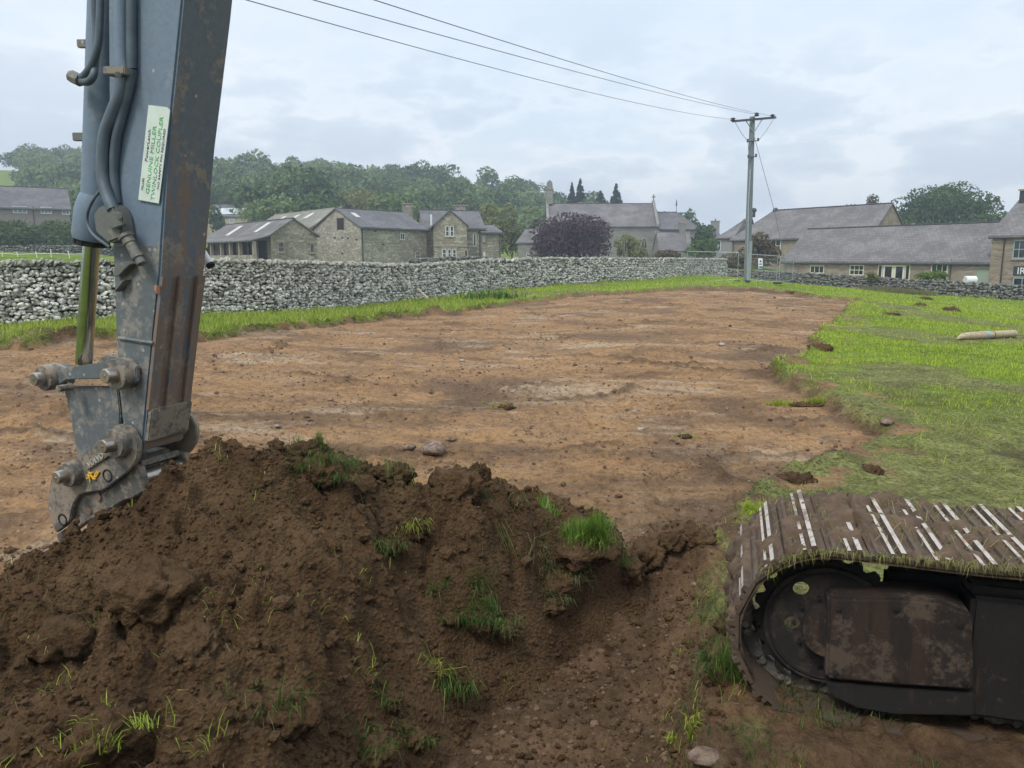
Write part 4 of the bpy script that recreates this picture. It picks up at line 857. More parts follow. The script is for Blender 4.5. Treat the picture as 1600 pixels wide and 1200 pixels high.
def trunk_mesh(name, seed, h, r, reach, n=5, mat=None):
    rg = np.random.default_rng(seed); b = MB(); b.tube([(0, 0, -.4), (rg.normal() * r * .4, 0, h * .35), (rg.normal() * r, rg.normal() * r, h * .8)], [r * 1.25, r * .85, r * .35], 7)
    for i in range(n):
        a = i * 2 * math.pi / n + rg.uniform(-.4, .4); z = h * rg.uniform(.28, .55); e = Vector((math.cos(a) * reach * rg.uniform(.5, .9), math.sin(a) * reach * rg.uniform(.5, .9), h * rg.uniform(.75, 1.05)))
        b.tube([(0, 0, z), (e.x * .45, e.y * .45, z + (e.z - z) * .45), tuple(e)], [r * .5, r * .3, r * .1], 5)
    me = bpy.data.meshes.new(name); me.from_pydata(b.v, [], b.f); me.materials.append(mat or M['bark']); me.polygons.foreach_set('use_smooth', np.full(len(me.polygons), True)); return me
def tree(name, loc, crown, trunk, label, cat='tree', group=None, sc=(1, 1, 1), rz=0.):
    t = thing(name, loc, label, cat, group); t.scale = sc; t.rotation_euler.z = rz
    c = bpy.data.objects.new('crown', crown); COL.objects.link(c); c.parent = t
    if trunk: k = bpy.data.objects.new('trunk', trunk); COL.objects.link(k); k.parent = t
    return t
def at(px, py_base, D): p = P(px, py_base, D); return (p[0], p[1], p[2])
def px_tree(name, px, ytop, ybase, wpx, D, mat, seed, label, cat='tree', leaves=1800, leaf=.35, lobes=16, shape='round', gaps=0., lobe=.42, trunk=True):
    h = (ybase - ytop) * D / FPX; w = wpx * D / FPX
    return tree(name, at(px, ybase, D), crown_mesh(name + '_crown', M[mat], seed, w, h, lobes, leaves, leaf, 0, shape, gaps, lobe), trunk_mesh(name + '_trunk', seed, h * .8, max(.05, w * .03), w * .35) if trunk else None, label, cat)
px_tree('copper_beech', 893, 316, 410, 134, 122, 'lf_red', 5, 'dark purple leaved tree in front of the church nave', leaves=12000, leaf=.34, lobes=46, shape='bush')
px_tree('sycamore', 1482, 277, 398, 172, 142, 'lf_mid', 24, 'big spreading green tree rising behind the low cottage roof', leaves=15000, leaf=.40, lobes=62, shape='dome', gaps=.16, lobe=.42)
px_tree('conifer', 906, 282, 330, 20, 205, 'lf_con', 31, 'tall dark conifer behind the church roof, the taller of the joined pair', 'conifer', 3000, .36, 46, 'cone')
px_tree('conifer', 893, 287, 330, 15, 207, 'lf_con', 32, 'narrow dark conifer behind the church roof, the shorter of the joined pair', 'conifer', 2200, .36, 40, 'cone')
px_tree('conifer', 938, 299, 332, 22, 205, 'lf_con', 33, 'short broad conifer just showing above the middle of the church ridge', 'conifer', 2000, .36, 34, 'cone')
px_tree('conifer', 962, 288, 333, 20, 205, 'lf_con', 34, 'pointed dark conifer standing alone above the church ridge', 'conifer', 2800, .36, 44, 'cone')
px_tree('ash_tree', 778, 318, 405, 60, 135, 'lf_yel', 41, 'pale green tree between the farmhouse and the steep gabled building', leaves=3600, leaf=.42, lobes=20)
px_tree('ash_tree', 800, 342, 408, 40, 132, 'lf_yel', 42, 'small olive green tree directly left of the steep gabled building', leaves=1800, leaf=.36, lobes=12)
px_tree('roadside_tree', 1073, 325, 402, 40, 190, 'lf_mid', 43, 'green tree showing beyond the chancel roof of the church', leaves=2200, leaf=.5)
px_tree('roadside_tree', 1028, 322, 402, 30, 195, 'lf_mid', 44, 'tree top peeping over the ridge between nave and chancel', leaves=1400, leaf=.5)
px_tree('roadside_tree', 1104, 348, 412, 44, 140, 'lf_mid', 45, 'leafy green tree between the church chancel and the small grey house', leaves=2600, leaf=.4)
px_tree('churchyard_bush', 1098, 372, 414, 46, 110, 'lf_mid', 46, 'loose green bush at the end of the church behind the mesh fence', 'bush', 2200, .3, gaps=.1, trunk=True)
px_tree('churchyard_bush', 984, 366, 410, 52, 118, 'lf_yel', 47, 'straggly olive bush in front of the church nave windows', 'bush', 2300, .3, gaps=.25)
px_tree('churchyard_bush', 1040, 388, 410, 40, 116, 'lf_brown', 48, 'low brownish bush below the vestry roof of the church', 'bush', 1100, .3)
px_tree('shrub', 1186, 368, 425, 58, 92, 'lf_brown', 49, 'tall brownish green shrub behind the white sign on the fence', 'shrub', 2700, .26, gaps=.12)
px_tree('shrub', 1150, 398, 424, 50, 90, 'lf_brown', 50, 'low brown shrub behind the power pole above the dark wall', 'shrub', 1300, .24)
px_tree('shrub', 1457, 423, 446, 44, 64, 'lf_lime', 51, 'bright yellow green shrub under the right hand cottage window', 'shrub', 2000, .17, trunk=False)
px_tree('shrub', 1360, 425, 442, 22, 66, 'lf_yel', 52, 'small yellowish plant against the cottage wall beside the french doors', 'shrub', 500, .15, gaps=.2, trunk=False)
px_tree('thin_tree', 1362, 304, 345, 26, 150, 'lf_brown', 53, 'thin wispy tree top above the ridge of the slate roofed house', leaves=420, leaf=.35, lobes=10, gaps=.2)
px_tree('thin_tree', 1330, 316, 345, 30, 152, 'lf_yel', 54, 'low pale tree top just above the same slate ridge', leaves=420, leaf=.35, lobes=8, gaps=.2)
px_tree('hedge_bush', 20, 330, 402, 120, 106, 'lf_mid', 55, 'large dark hawthorn bush below the pebbledashed houses', 'bush', 7000, .3, 34, 'bush')
px_tree('hedge_bush', 88, 334, 396, 70, 108, 'lf_mid', 56, 'smaller dark bush under the end windows of the pebbledashed houses', 'bush', 4200, .3, 24, 'bush')
px_tree('hedge_bush', -40, 340, 402, 100, 104, 'lf_mid', 58, 'dark bush at the outer end of the paddock hedge', 'bush', 2600, .3, 16)
px_tree('garden_tree', 350, 275, 372, 92, 178, 'lf_mid', 59, 'full green tree beside the pale house with roof panels', leaves=4200, leaf=.5)
px_tree('garden_tree', 412, 300, 372, 62, 174, 'lf_mid', 60, 'rounded mid green tree above the long barn roof', leaves=2600, leaf=.5)
px_tree('garden_tree', 338, 322, 372, 26, 150, 'lf_mid', 63, 'dark young tree at the corner of the pale house', leaves=900, leaf=.4)
px_tree('garden_tree', 575, 300, 372, 86, 170, 'lf_yel', 61, 'broad yellowing tree above the barn ridge', leaves=4200, leaf=.5)
px_tree('garden_tree', 518, 303, 372, 60, 168, 'lf_yel', 64, 'yellow green tree just behind the peak of the barn gable', leaves=2600, leaf=.5)
px_tree('garden_tree', 474, 312, 372, 38, 166, 'lf_brown', 62, 'small rust tinted tree behind the stone tiled barn roof', leaves=1300, leaf=.45)
# woodland on the hill
HCR = [crown_mesh('wood_crown', M['lf_far'], 200 + i, 11 + (i % 3), 10.0 + (i % 4) * .8, 13, 1250, .8, 0.2, lobe=.46) for i in range(7)]
HTR = [trunk_mesh('wood_trunk', 210 + i, 9, .28, 3.5, 4) for i in range(2)]
rg = np.random.default_rng(77); wood = []
def wood_ok(px, D):
    p = P(px, 403, D); z = T(p[0], p[1])[0]; return p[0], p[1], z
for D in (152, 166, 180, 196, 212, 228, 245, 262, 280, 298, 316, 332):
    px = -120.
    while px < 905:
        step = 8.6 * FPX / D * rg.uniform(.8, 1.25); px += step
        x, y, z = wood_ok(px, D + rg.uniform(-6, 6)); frac = (D - 196) / 136
        if px < 32 + 14 * rg.random() and D > 235: continue
        if px < 60 and D < 235: continue
        if D < 190 and not (118 < px < 300 or 400 < px < 640): continue
        if D < 240 and px > 560 + 200 * rg.random(): 
            if px > 840: continue
        wood.append((x, y, z - .6, px))
ZONES = [(32, 'above the pebbledashed houses'), (140, 'behind the digger arm'), (330, 'above the open sided shed'), (480, 'above the hayloft barn'), (620, 'above the farmhouse chimneys'), (740, 'between the farmhouse and the church'), (2000, 'beside the church bell turret')]
for i, (x, y, z, px) in enumerate(wood):
    s = rg.uniform(.78, 1.2); zn = [t for q, t in ZONES if px < q][0]; D = y
    row = 'on the skyline' if D > 285 else 'halfway up' if D > 225 else 'low on the slope'
    lb = 'woodland tree %s, %s' % (row, zn)
    tree('woodland_tree', (x, y, z), HCR[i % 7], HTR[i % 2], lb, 'tree', 'woodland trees %s, %s' % (row, zn), (s, s, s * rg.uniform(.85, 1.15)), rg.uniform(0, 6.28))
# ------------------------------------------------------------------ power pole, wires, fence, sign, posts, log
pb = P(1167, 438, 56); pb[2] -= .1; pt = P(1175.5, 186, 56)
pole = thing('power_pole', pb, 'grey wooden electricity pole with steel crossarm at the edge of the field', 'power pole')
t = MB(); t.tube([pb - [0, 0, .5], pb, pt + [0, 0, .15]], [.25, .24, .18], 14); t.build('pole_shaft', M['pole'], pole, smooth=True)
ca, cb_ = P(1141, 190.5, 55.1), P(1208, 184.5, 57); cu = (cb_ - ca) / np.linalg.norm(cb_ - ca); cn = np.cross(cu, [0, 0, 1.]); cn /= np.linalg.norm(cn)
if cn[1] > 0: cn = -cn
t = MB(); t.obox(ca - [0, 0, .07] + cn * .19, cb_ - ca, cn * .1, [0, 0, .15]); t.build('crossarm', M['porcelain'], pole)
mid = pt - [0, 0, .95] + cn * .2
for k in (-.8, .8):
    t = MB(); t.tube([mid, (ca + cb_) / 2 + cu * k + cn * .2], .035, 6); t.build('crossarm_brace', M['steel'], pole)
INS = []
for k in (ca + cu * .05, pt + [0, 0, .12] + cn * .2, cb_ - cu * .28):
    q = k + cn * .2; INS.append(q + [0, 0, .12]); t = MB(); t.tube([q, q + [0, 0, .06], q + [0, 0, .12], q + [0, 0, .18], q + [0, 0, .26]], [.09, .19, .1, .19, .06], 9); t.build('insulator', M['porcelain'], pole, smooth=True)
for zf, w in ((1.55, .62), (2.62, .45)):
    q = pt - [0, 0, zf] + cn * .19; t = MB(); t.obox(q - cu * w * .9, cu * w * 1.7, cn * .07, [0, 0, .07]); t.build('cable_bracket', M['porcelain'], pole)
    for e in (-w * .85, w * .75): t = MB(); t.tube([q + cu * e, q + cu * e + [0, 0, .22]], .07, 7); t.build('surge_arrester', M['porcelain'], pole)
q0 = pt - [0, 0, 2.6] + cn * .2 - cu * .1
t = MB(); zl = [pt - [0, 0, 3.4], pt - [0, 0, 5.8], pb + [0, 0, .0]]
t.tube([zl[0] + cn * .22 - cu * .16, (zl[1] + cn * .25 - cu * .22), np.array([pb[0], pb[1], pb[2]]) + cn * .28 - cu * .24], .045, 6); t.build('service_cable', M['steel'], pole)
t = MB(); qb = pb + cn * .26 - cu * .12; t.obox(qb - cu * .12, cu * .24, cn * .1, [0, 0, 2.9]); t.build('cable_guard', M['steel'], pole)
for a, b in ((ca + cn * .4, pt - [0, 0, 1.5] - cu * .5 + cn * .2), (cb_ - cu * .3 + cn * .4, pt - [0, 0, 1.5] + cu * .5 + cn * .2), (pt - [0, 0, 1.5] - cu * .5 + cn * .2, pt - [0, 0, 2.5] - cu * .35 + cn * .2)):
    m = (a + b) / 2 - [0, 0, .12]; t = MB(); t.tube([a, m, b], .016, 5); t.build('jumper_wire', M['wire'], pole)
qa = pt - [0, 0, .6]; qe = P(1212, 338, 54) ; ge = P(1232, 436, 54.5)
t = MB(); t.tube([qa, P(1211, 333, 54.5), ge], .02, 5); t.build('stay_wire', M['wire'], pole)
for i, (e, lb) in enumerate(((INS[0], 'overhead power cable lowest of three, on the near end of the crossarm'), (INS[1], 'overhead power cable on the pole top, middle one of three'), (INS[2], 'overhead power cable highest of three, on the far end of the crossarm'))):
    ex = (385, 490, 585)[i]; Dn = 15.0; q = P(ex, 0, Dn - i * .0); mids = ((800, 112), (840, 98), (880, 92))[i]
    # parabola through insulator, a middle point on the photographed curve and the frame top, carried on past the camera
    d = q - e; pts = []
    tm = .5; 
    best = None
    for s_ in np.linspace(.1, 1.2, 80):
        for _ in (0,):
            p0 = e[:2] + d[:2] * s_; pp = (p0[0] / p0[1] * math.cos(PITCH))
    def zat(s, c): return e[2] + d[2] * s + c * s * (s - 1)
    def proj(p):
        r_ = p - EYE; f = r_ @ FW; return 800 + FPX * r_[0] / f, 600 - FPX * (r_ @ UP) / f
    bc, berr = 0, 1e9
    for c in np.linspace(-4, 6, 101):
        qs = np.array([proj(np.array([*(e[:2] + d[:2] * s), zat(s, c)])) for s in np.linspace(0, 1, 60)]); k = np.argmin(abs(qs[:, 0] - mids[0])); er = abs(qs[k, 1] - mids[1])
        if er < berr: bc, berr = c, er
    pts = [np.array([*(e[:2] + d[:2] * s), zat(s, bc)]) for s in np.linspace(0, 1.9, 46)]
    t = MB(); t.tube(pts, .0105, 5); o = t.build('power_cable', M['wire']); tag(o, lb, 'power cable', 'overhead cables crossing the sky')
# temporary mesh fence
def fence_panel(a, b, za, zb, ztop_a, ztop_b, label):
    root = thing('mesh_fence_panel', (a[0], a[1], za), label, 'fence', 'temporary mesh fence panels'); A0, B0 = np.array([*a, za]), np.array([*b, zb]); A1, B1 = np.array([*a, ztop_a]), np.array([*b, ztop_b])
    f = MB()
    for p, q in ((A0, A1), (A1, B1), (B1, B0), (A0 + [0, 0, .12], B0 + [0, 0, .12])): f.tube([p, q], .021, 6)
    f.build('fence_frame', M['steel'], root)
    m = MB(); n = 26
    for i in range(1, n): k = i / n; m.tube([A0 + (B0 - A0) * k + [0, 0, .12], A1 + (B1 - A1) * k], .0035, 3, caps=False)
    for i in range(1, 7): k = i / 7; m.tube([A0 + (A1 - A0) * k, B0 + (B1 - B0) * k], .0035, 3, caps=False)
    m.build('wire_mesh', M['steel'], root); 
    for e in (A0, B0): bb = MB(); bb.obox(e + [-.1, -.32, -.03], [.2, 0, 0], [0, .64, 0], [0, 0, .12]); bb.build('foot_block', M['signdark'], root)
    return root
fence_panel(P(1073, 440, 57)[:2], P(1152, 441, 55)[:2], P(1073, 441, 57)[2], P(1152, 440, 55)[2], P(1073, 393, 57)[2], P(1152, 394.5, 55)[2], 'wide mesh fence panel left of the power pole in front of the pale wall')
fence_panel(P(1168, 441, 54)[:2], P(1213, 441, 52.5)[:2], P(1168, 440, 54)[2], P(1213, 443, 52.5)[2], P(1168, 397, 54)[2], P(1213, 400, 52.5)[2], 'mesh fence panel right of the power pole with a white sign on it')
fence_panel(P(1217, 441, 52.5)[:2], P(1238, 441, 58)[:2], P(1217, 443, 52.5)[2], P(1238, 440, 58)[2], P(1217, 400.5, 52.5)[2], P(1238, 407, 58)[2], 'angled mesh fence panel, the last one beside the dark wall')
sa, sb = P(1184, 403.5, 53.4), P(1190, 420, 53.4); sw = sb[0] - sa[0]; s0 = np.array([sa[0], 53.1, sb[2]]); hh = sa[2] - sb[2]
sgn = thing('warning_sign', s0, 'small white notice with blue foot hung on the mesh fence', 'sign')
t = MB(); t.obox(s0, [sw, .0, 0], [0, .02, 0], [-.07, 0, hh]); t.build('sign_board', M['signwhite'], sgn)
t = MB(); t.obox(s0 + [.03, -.006, .02], [sw - .04, 0, 0], [0, .004, 0], [-.006, 0, hh * .24]); t.build('sign_band', M['signblue'], sgn)
t = MB(); t.tube([s0 + [sw * .5 - .045, -.008, hh * .72], s0 + [sw * .5 - .045, -.002, hh * .72]], .065, 12); t.build('sign_symbol', M['signdark'], sgn); t = MB(); t.obox(s0 + [sw * .18 - .03, -.007, hh * .40], [sw * .62, 0, 0], [0, .004, 0], [0, 0, .07]); t.build('sign_print', M['signdark'], sgn)
# electric fence posts
prev = None
for i, (px, yt, yb, lean) in enumerate(((28, 393, 409, -4), (57, 392.5, 409, -2), (79, 389, 410, 0), (108, 392, 409, -3), (3, 395, 409, 1), (150, 392, 409, 1))):
    b = P(px + 2, yb, 42); tp = P(px + lean * .5, yt, 42)
    o = MB().tube([b, tp], .022, 6); hk = o.tube([tp - [0, 0, .02], tp - [.05, 0, .05]], .014, 4).build('fence_post', M['white'])
    tag(o if False else hk, ['white fence post leaning a little behind the wall, second from the picture edge', 'white fence post behind the wall, between the tall one and a leaning one', 'tallest white fence post behind the pale stone wall', 'white fence post nearest the digger cylinder rod', 'white fence post at the very edge of the paddock strip', 'white fence post hidden behind the digger cylinder'][i], 'post', 'white electric fence posts')
tp = [P(px, y, 42) for px, y in ((-40, 398), (3, 396), (28, 397.5), (57, 396.5), (79, 396), (108, 397), (150, 396))]
tag(MB().tube(tp, .012, 4).build('fence_tape', M['white']), 'thin pale electric fence tape strung between the white posts', 'fence tape')
# log
a, b = march(G, 1500, 531), march(G, 1583, 527); a[2] += .085; b[2] += .10; d = b - a
t = MB(); side = np.array([0, 0, 1.]); 
t.tube([a - d * .05 - [0, 0, .06], a - d * .02 - [0, 0, .03], a + d * .04, a + d * .15, a + d * .45, a + d * .7, a + d * .94, a + d * 1.0, a + d * 1.003, a + d * 1.03], [.01, .05, .085, .10, .105, .10, .095, .10, .075, .085], 14)
lg = thing('timber_log', (a + b) / 2, 'pale weathered round timber post lying on the grass', 'log'); t.build('log_body', M['timber'], lg, smooth=True, auto=60)
t = MB(); t.tube([a + d * .42, a + d * .50], .112, 14); t.build('metal_band', M['steel'], lg, smooth=True)
t = MB(); t.tube([a + d * .575, a + d * .585], .109, 14); t.build('strap', M['signdark'], lg)
# stick against wall, white drum behind the low wall
a, b = P(669, 467, 32), P(653, 451, 33.2); tag(MB().tube([a, b], .035, 6).build('plank', M['timber']), 'pale stick leaning against the foot of the pale stone wall', 'plank')
q = P(1516, 438, 61.5); dr = thing('steel_drum', q, 'white drum lying on its side behind the low dark wall', 'drum')
t = MB(); t.tube([q - [.42, 0, 0], q - [.38, 0, 0], q + [.38, 0, 0], q + [.42, 0, 0]], [.30, .35, .35, .30], 14); t.build('drum_body', M['white'], dr, smooth=True); t = MB(); t.tube([q + [.43, 0, 0], q + [.50, 0, 0]], .16, 10); t.build('drum_lid', M['signdark'], dr)
for k in (-.28, .28): t = MB(); t.tube([q + [k, -.1, -.3], q + [k, -.1, -1.2]], .04, 6); t.build('leg', M['signdark'], dr)
# ------------------------------------------------------------------ excavator (arm, coupler, crawler track; cab and body lie outside the frame)
EX = thing('excavator', (0, 0, 1.0), 'muddy crawler excavator with slate blue dipper arm, quick coupler and steel track', 'excavator')
F_ = np.array([-.9205, .3907, 0]); NA = np.array([-.3907, -.9205, 0]); Z_ = np.array([0, 0, 1.])
AP = Pl(P(225, 600, 4.5), NA); a_ = lambda px, py, off=0.: AP.hit(px, py, off)
AW = .36
rows = [((150, -380), (318, -380)), ((168, 0), (285, 0)), ((169, 140), (271, 140)), ((170, 220), (263, 220)), ((175, 385), (252, 385)), ((177, 420), (250, 420)), ((180, 520), (240, 520)), ((184, 600), (232, 600)), ((190, 655), (226, 660)), ((199, 700), (222, 706))]
b = MB(); n = len(rows)
NV = [a_(*l) for l, r in rows] + [a_(*r) for l, r in rows]; vs = NV + [v - NA * (AW - .004 * max(0, (i % n) - 1)) for i, v in enumerate(NV)]; fs, ms = [], []
for i in range(n - 1):
    m = 0 if i < 4 else 1
    for f, mm in (((i, i + 1, n + i + 1, n + i), m), ((2 * n + i, 3 * n + i, 3 * n + i + 1, 2 * n + i + 1), m), ((i + 1, i, 2 * n + i, 2 * n + i + 1), m), ((n + i, n + i + 1, 3 * n + i + 1, 3 * n + i), 2)): b.add(vs, [f], mm) if False else fs.append(f) or ms.append(mm)
fs += [(0, n, 3 * n, 2 * n), (n - 1, 3 * n - 1, 4 * n - 1, 2 * n - 1)]; ms += [0, 1]
k0 = len(b.v); b.v += [tuple(v) for v in vs]; b.f += fs; b.m += ms
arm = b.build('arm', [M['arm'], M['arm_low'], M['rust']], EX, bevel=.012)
# reinforcement bars on the inner face
mI = -F_
for t0, t1 in ((.0, .07), (.13, .21), (.27, .325)):
    q = [(250, 432), (240, 520), (232, 600), (228, 640)]
    bb = MB()
    for (x0, y0), (x1, y1) in zip(q[:-1], q[1:]):
        p, r_ = a_(x0, y0), a_(x1, y1); vs = [p - NA * t0 + mI * .0, p - NA * t1, p - NA * t1 + mI * .022, p - NA * t0 + mI * .022]; vs += [r_ - NA * t0, r_ - NA * t1, r_ - NA * t1 + mI * .022, r_ - NA * t0 + mI * .022]
        bb.add(vs, [(0, 1, 2, 3), (7, 6, 5, 4), (3, 2, 6, 7), (1, 5, 6, 2), (4, 0, 3, 7)])
    bb.build('reinforcement_bar', M['rust'], arm)
q = MB(); q.prism([a_(229, 640) - NA * .01, a_(223, 690) - NA * .01, a_(223, 690) - NA * (AW - .035), a_(229, 640) - NA * (AW - .035)], mI * .035); q.build('wear_plate', M['coupler'], arm, bevel=.006)
q = MB(); q.tube([a_(186, 528, .004), a_(240, 536, .004)], .012, 6); q.build('weld_bead', M['arm_low'], arm)
# cylinder
off = -AW / 2; cyl = MB(); pl = lambda px, py: a_(px, py, off)
cyl.tube([pl(168, -380), pl(164, 0), pl(152, 308)], .092, 22); cb = cyl.build('cylinder_barrel', M['barrel'], EX, smooth=True)
g = MB(); g.tube([pl(152, 304), pl(151.5, 312), pl(148, 330), pl(144, 368), pl(143.5, 374)], [.094, .106, .114, .116, .108], 24); g.build('cylinder_gland', M['barrel'], EX, smooth=True)
g = MB(); g.tube([pl(143.5, 374), pl(143, 383)], .098, 24)
g.build('gland_ring', M['frame'], EX, smooth=True)
cx_ = (pl(143, 383) - pl(144, 368)); cx_ /= np.linalg.norm(cx_); e1 = np.cross(cx_, NA); e1 /= np.linalg.norm(e1); e2 = np.cross(cx_, e1)
for k in range(10):
    an = k * 2 * math.pi / 10; c0 = pl(143.5, 373) + (e1 * math.cos(an) + e2 * math.sin(an)) * .096; g = MB(); g.tube([c0, c0 + cx_ * .028], .011, 6); g.build('gland_bolt', M['frame'], EX)
g = MB(); g.tube([pl(143, 380), pl(131, 568)], .050, 24); g.build('cylinder_rod', M['chrome'], EX, smooth=True, auto=60)
for (x0, y0, x1, y1) in ((127, 63, 150, 76), (120, 208, 150, 221)):
    g = MB(); A0 = a_(x0, y1, off + .05); g.obox(A0, a_(x1, y1, off + .05) - A0, NA * .03, Z_ * (a_(x0, y0, off + .05)[2] - A0[2])); g.build('pipe_bracket', M['fit'], EX, bevel=.004)
# pipes and hoses
def hose(pts, r, name='hose', mat='hose', n=10):
    P3 = [Vector(a_(*p)) for p in pts]; out = []
    for i in range(len(P3) - 1):
        p0, p1, p2, p3 = P3[max(i - 1, 0)], P3[i], P3[i + 1], P3[min(i + 2, len(P3) - 1)]
        for k in range(6): t = k / 6; out.append(.5 * ((2 * p1) + (-p0 + p2) * t + (2 * p0 - 5 * p1 + 4 * p2 - p3) * t * t + (-p0 + 3 * p1 - 3 * p2 + p3) * t ** 3))
    out.append(P3[-1]); g = MB(); g.tube(out, r, n); return g.build(name, M[mat], EX, smooth=True)
hose([(194, -380, .05), (190, -100, .05), (189, 60, .05), (192, 112, .05)], .034, 'hydraulic_pipe', 'barrel')
hose([(192, 112, .05), (188, 145, .055), (174, 180, .06), (163, 215, .06), (160, 270, .06), (166, 300, .07), (177, 328, .08)], .034)
hose([(204, -380, .03), (205, 60, .03), (206, 112, .03), (196, 160, .03), (182, 215, .03), (178, 270, .02), (182, 318, .02)], .028)
hose([(160, -380, 0), (158, -80, .0), (156, 40, .0), (152, 75, 0.), (144, 100, .0), (132, 118, 0), (119, 124, 0)], .022)
hose([(150, -380, -.05), (148, -80, -.05), (150, 60, -.05), (149, 95, -.03), (146, 118, 0), (136, 128, 0), (120, 125, 0)], .022)
hose([(158, 296, .04), (146, 312, .05), (137, 332, .04), (137, 350, .04), (147, 368, .05), (172, 386, .05)], .009)
g = MB(); c = a_(118, 124, 0); g.tube([c + F_ * .03 + Z_ * .02, c - F_ * .04 - Z_ * .01], .035, 8); g.build('hose_elbow', M['fit'], EX, smooth=True)
g = MB(); c = a_(182, 122, 0); g.obox(c, a_(216, 122, 0) - c, NA * .09, Z_ * .045); g.build('hose_clamp', M['fit'], EX, bevel=.006)
g = MB(); g.tube([a_(184, 117, .1), a_(184, 117, .125)], .018, 6); g.build('clamp_bolt', M['fit'], EX)
# valve block with nozzle
g = MB(); g.prism([a_(*p, .0) for p in ((168, 336), (178, 323), (200, 321), (208, 338), (214, 372), (192, 381), (172, 364))], NA * .10); vb = g.build('valve_block', M['fit'], EX, bevel=.012)
g = MB(); g.prism([a_(*p, .10) for p in ((172, 340), (184, 330), (196, 334), (200, 352), (184, 358), (174, 352))], NA * .03); g.build('valve_cap', M['fit'], vb, bevel=.006)
g = MB(); g.tube([a_(186, 338, .13), a_(186, 338, .145)], .016, 6); g.build('valve_bolt', M['pin'], vb)
g = MB(); g.tube([a_(166, 345, .05), a_(170, 343, .05)], .03, 8); g.build('valve_bolt', M['pin'], vb)
g = MB(); v0, v1 = a_(196, 368, .07), a_(222, 413, .07); dv = v1 - v0
g.tube([v0, v0 + dv * .1, v0 + dv * .12, v0 + dv * .28, v0 + dv * .3, v0 + dv * .62, v0 + dv * .64, v0 + dv * .78, v0 + dv * .8, v1 - dv * .02, v1], [.045, .045, .036, .036, .030, .030, .034, .034, .026, .026, .020], 12); g.build('nozzle', M['fit'], vb, smooth=True)
for pts in (((186, 432), (191, 412), (207, 408), (216, 412), (205, 422), (197, 431)), ((190, 456), (191, 440), (206, 437), (198, 448))):
    g = MB(); g.prism([a_(*p) for p in pts], NA * .05); g.build('mounting_lug', M['fit'], EX, bevel=.004)
g = MB(); g.prism([a_(247, 452, -.0), a_(247, 446, 0), a_(252, 446, 0), a_(251, 460, 0)], NA * .03); g.build('lug', M['clay'], EX, bevel=.003)
q0, q1 = a_(312, 388, -.50), a_(330, 416, -.50)
g = MB(); g.tube([q0, q0 + (q1 - q0) * .88], .026, 12); lt = g.build('side_lamp_tube', M['white'], EX, smooth=True); g = MB(); g.tube([q0 + (q1 - q0) * .88, q1], .028, 12); g.build('lamp_rim', M['frame'], lt, smooth=True)
g = MB(); g.tube([q0, a_(250, 380, -.34)], .012, 6); g.build('lamp_bracket', M['frame'], EX)
# sticker with its lettering
c0, c1, c2, c3 = a_(216, 312, .0135), a_(232, 164, .0135), a_(266, 168, .0135), a_(248, 318, .0135)
def lerp(a, b, t): return a + (b - a) * t
g = MB(); rnd = [c0, c1, lerp(c1, c2, .82), lerp(c1, c2, .93) + (c3 - c2) * .012, lerp(c2, c3, .03), c3]; g.prism(rnd, -NA * .003); g.f = g.f; stk = g.build('coupler_sticker', M['sticker'], EX)
ux = (c1 - c0); SL = np.linalg.norm(ux); ux = ux / SL; uy = (c0 - c3); SW = np.linalg.norm(uy); uy = uy - ux * np.dot(ux, uy); uy /= np.linalg.norm(uy)
def stext(body, f_left, along0, along1, size, mat):
    o = text(body, size * SW, (0, 0, 0), (1, 0, 0), (0, 1, 0), mat, None, .0006); xs = [v.co.x for v in o.data.vertices]; w = max(xs) - min(xs); sx = (along1 - along0) * SL / w
    org = lerp(c1 if False else c0, c3, f_left) + ux * along0 * SL + NA * .0012; u_, v_, w_ = Vector(ux), Vector(uy), Vector(ux).cross(Vector(uy)); of = wloc(stk)
    for v in o.data.vertices: x, y, z = (v.co.x - min(xs)) * sx, v.co.y, v.co.z; v.co = Vector(org) + u_ * x + v_ * y + w_ * z - of
    o.name = 'lettering'; o.parent = stk
stext('MILLER', .19, .11, .24, .13, M['ink_k']); stext('PowerLatch', .24, .42, .75, .17, M['ink_k']); stext('GENUINE MILLER', .49, .08, .80, .235, M['ink_g']); stext('TWINLOCK COUPLER', .76, .02, .90, .235, M['ink_g']); stext('NO SAFETY PIN REQUIRED', .93, .15, .78, .125, M['ink_k'])
g = MB(); g.obox(lerp(c0, c3, .22) + ux * SL * .11 + NA * .001, ux * SL * .12, uy * .0, Z_ * 0) if False else None
# linkage
def boss(px, py, r0, r1, o0, o1, o2, parent=EX, mat='coupler', name='pin_boss'):
    g = MB(); c = a_(px, py, o0); g.tube([c, c + NA * (o1 - o0 - .012), c + NA * (o1 - o0)], [r0, r0, r0 * .93], 26); o = g.build(name, M[mat], parent, smooth=True)
    g = MB(); c = a_(px, py, o0) + NA * (o1 - o0); g.tube([c - NA * .01, c + NA * (o2 - o1 - .01), c + NA * (o2 - o1)], [r1, r1, r1 * .85], 20); g.tube([c + NA * (o2 - o1), c + NA * (o2 - o1 + .004)], .008, 8); g.build('pin', M['pin'], o, smooth=True); return o
def bar_poly(c0, r0, c1, r1, k=10):
    (x0, y0), (x1, y1) = c0, c1; an = math.atan2(y1 - y0, x1 - x0); out = []
    for i in range(k + 1): t = an + math.pi / 2 + math.pi * i / k; out.append((x0 + r0 * math.cos(t), y0 + r0 * math.sin(t)))
    for i in range(k + 1): t = an - math.pi / 2 + math.pi * i / k; out.append((x1 + r1 * math.cos(t), y1 + r1 * math.sin(t)))
    return out
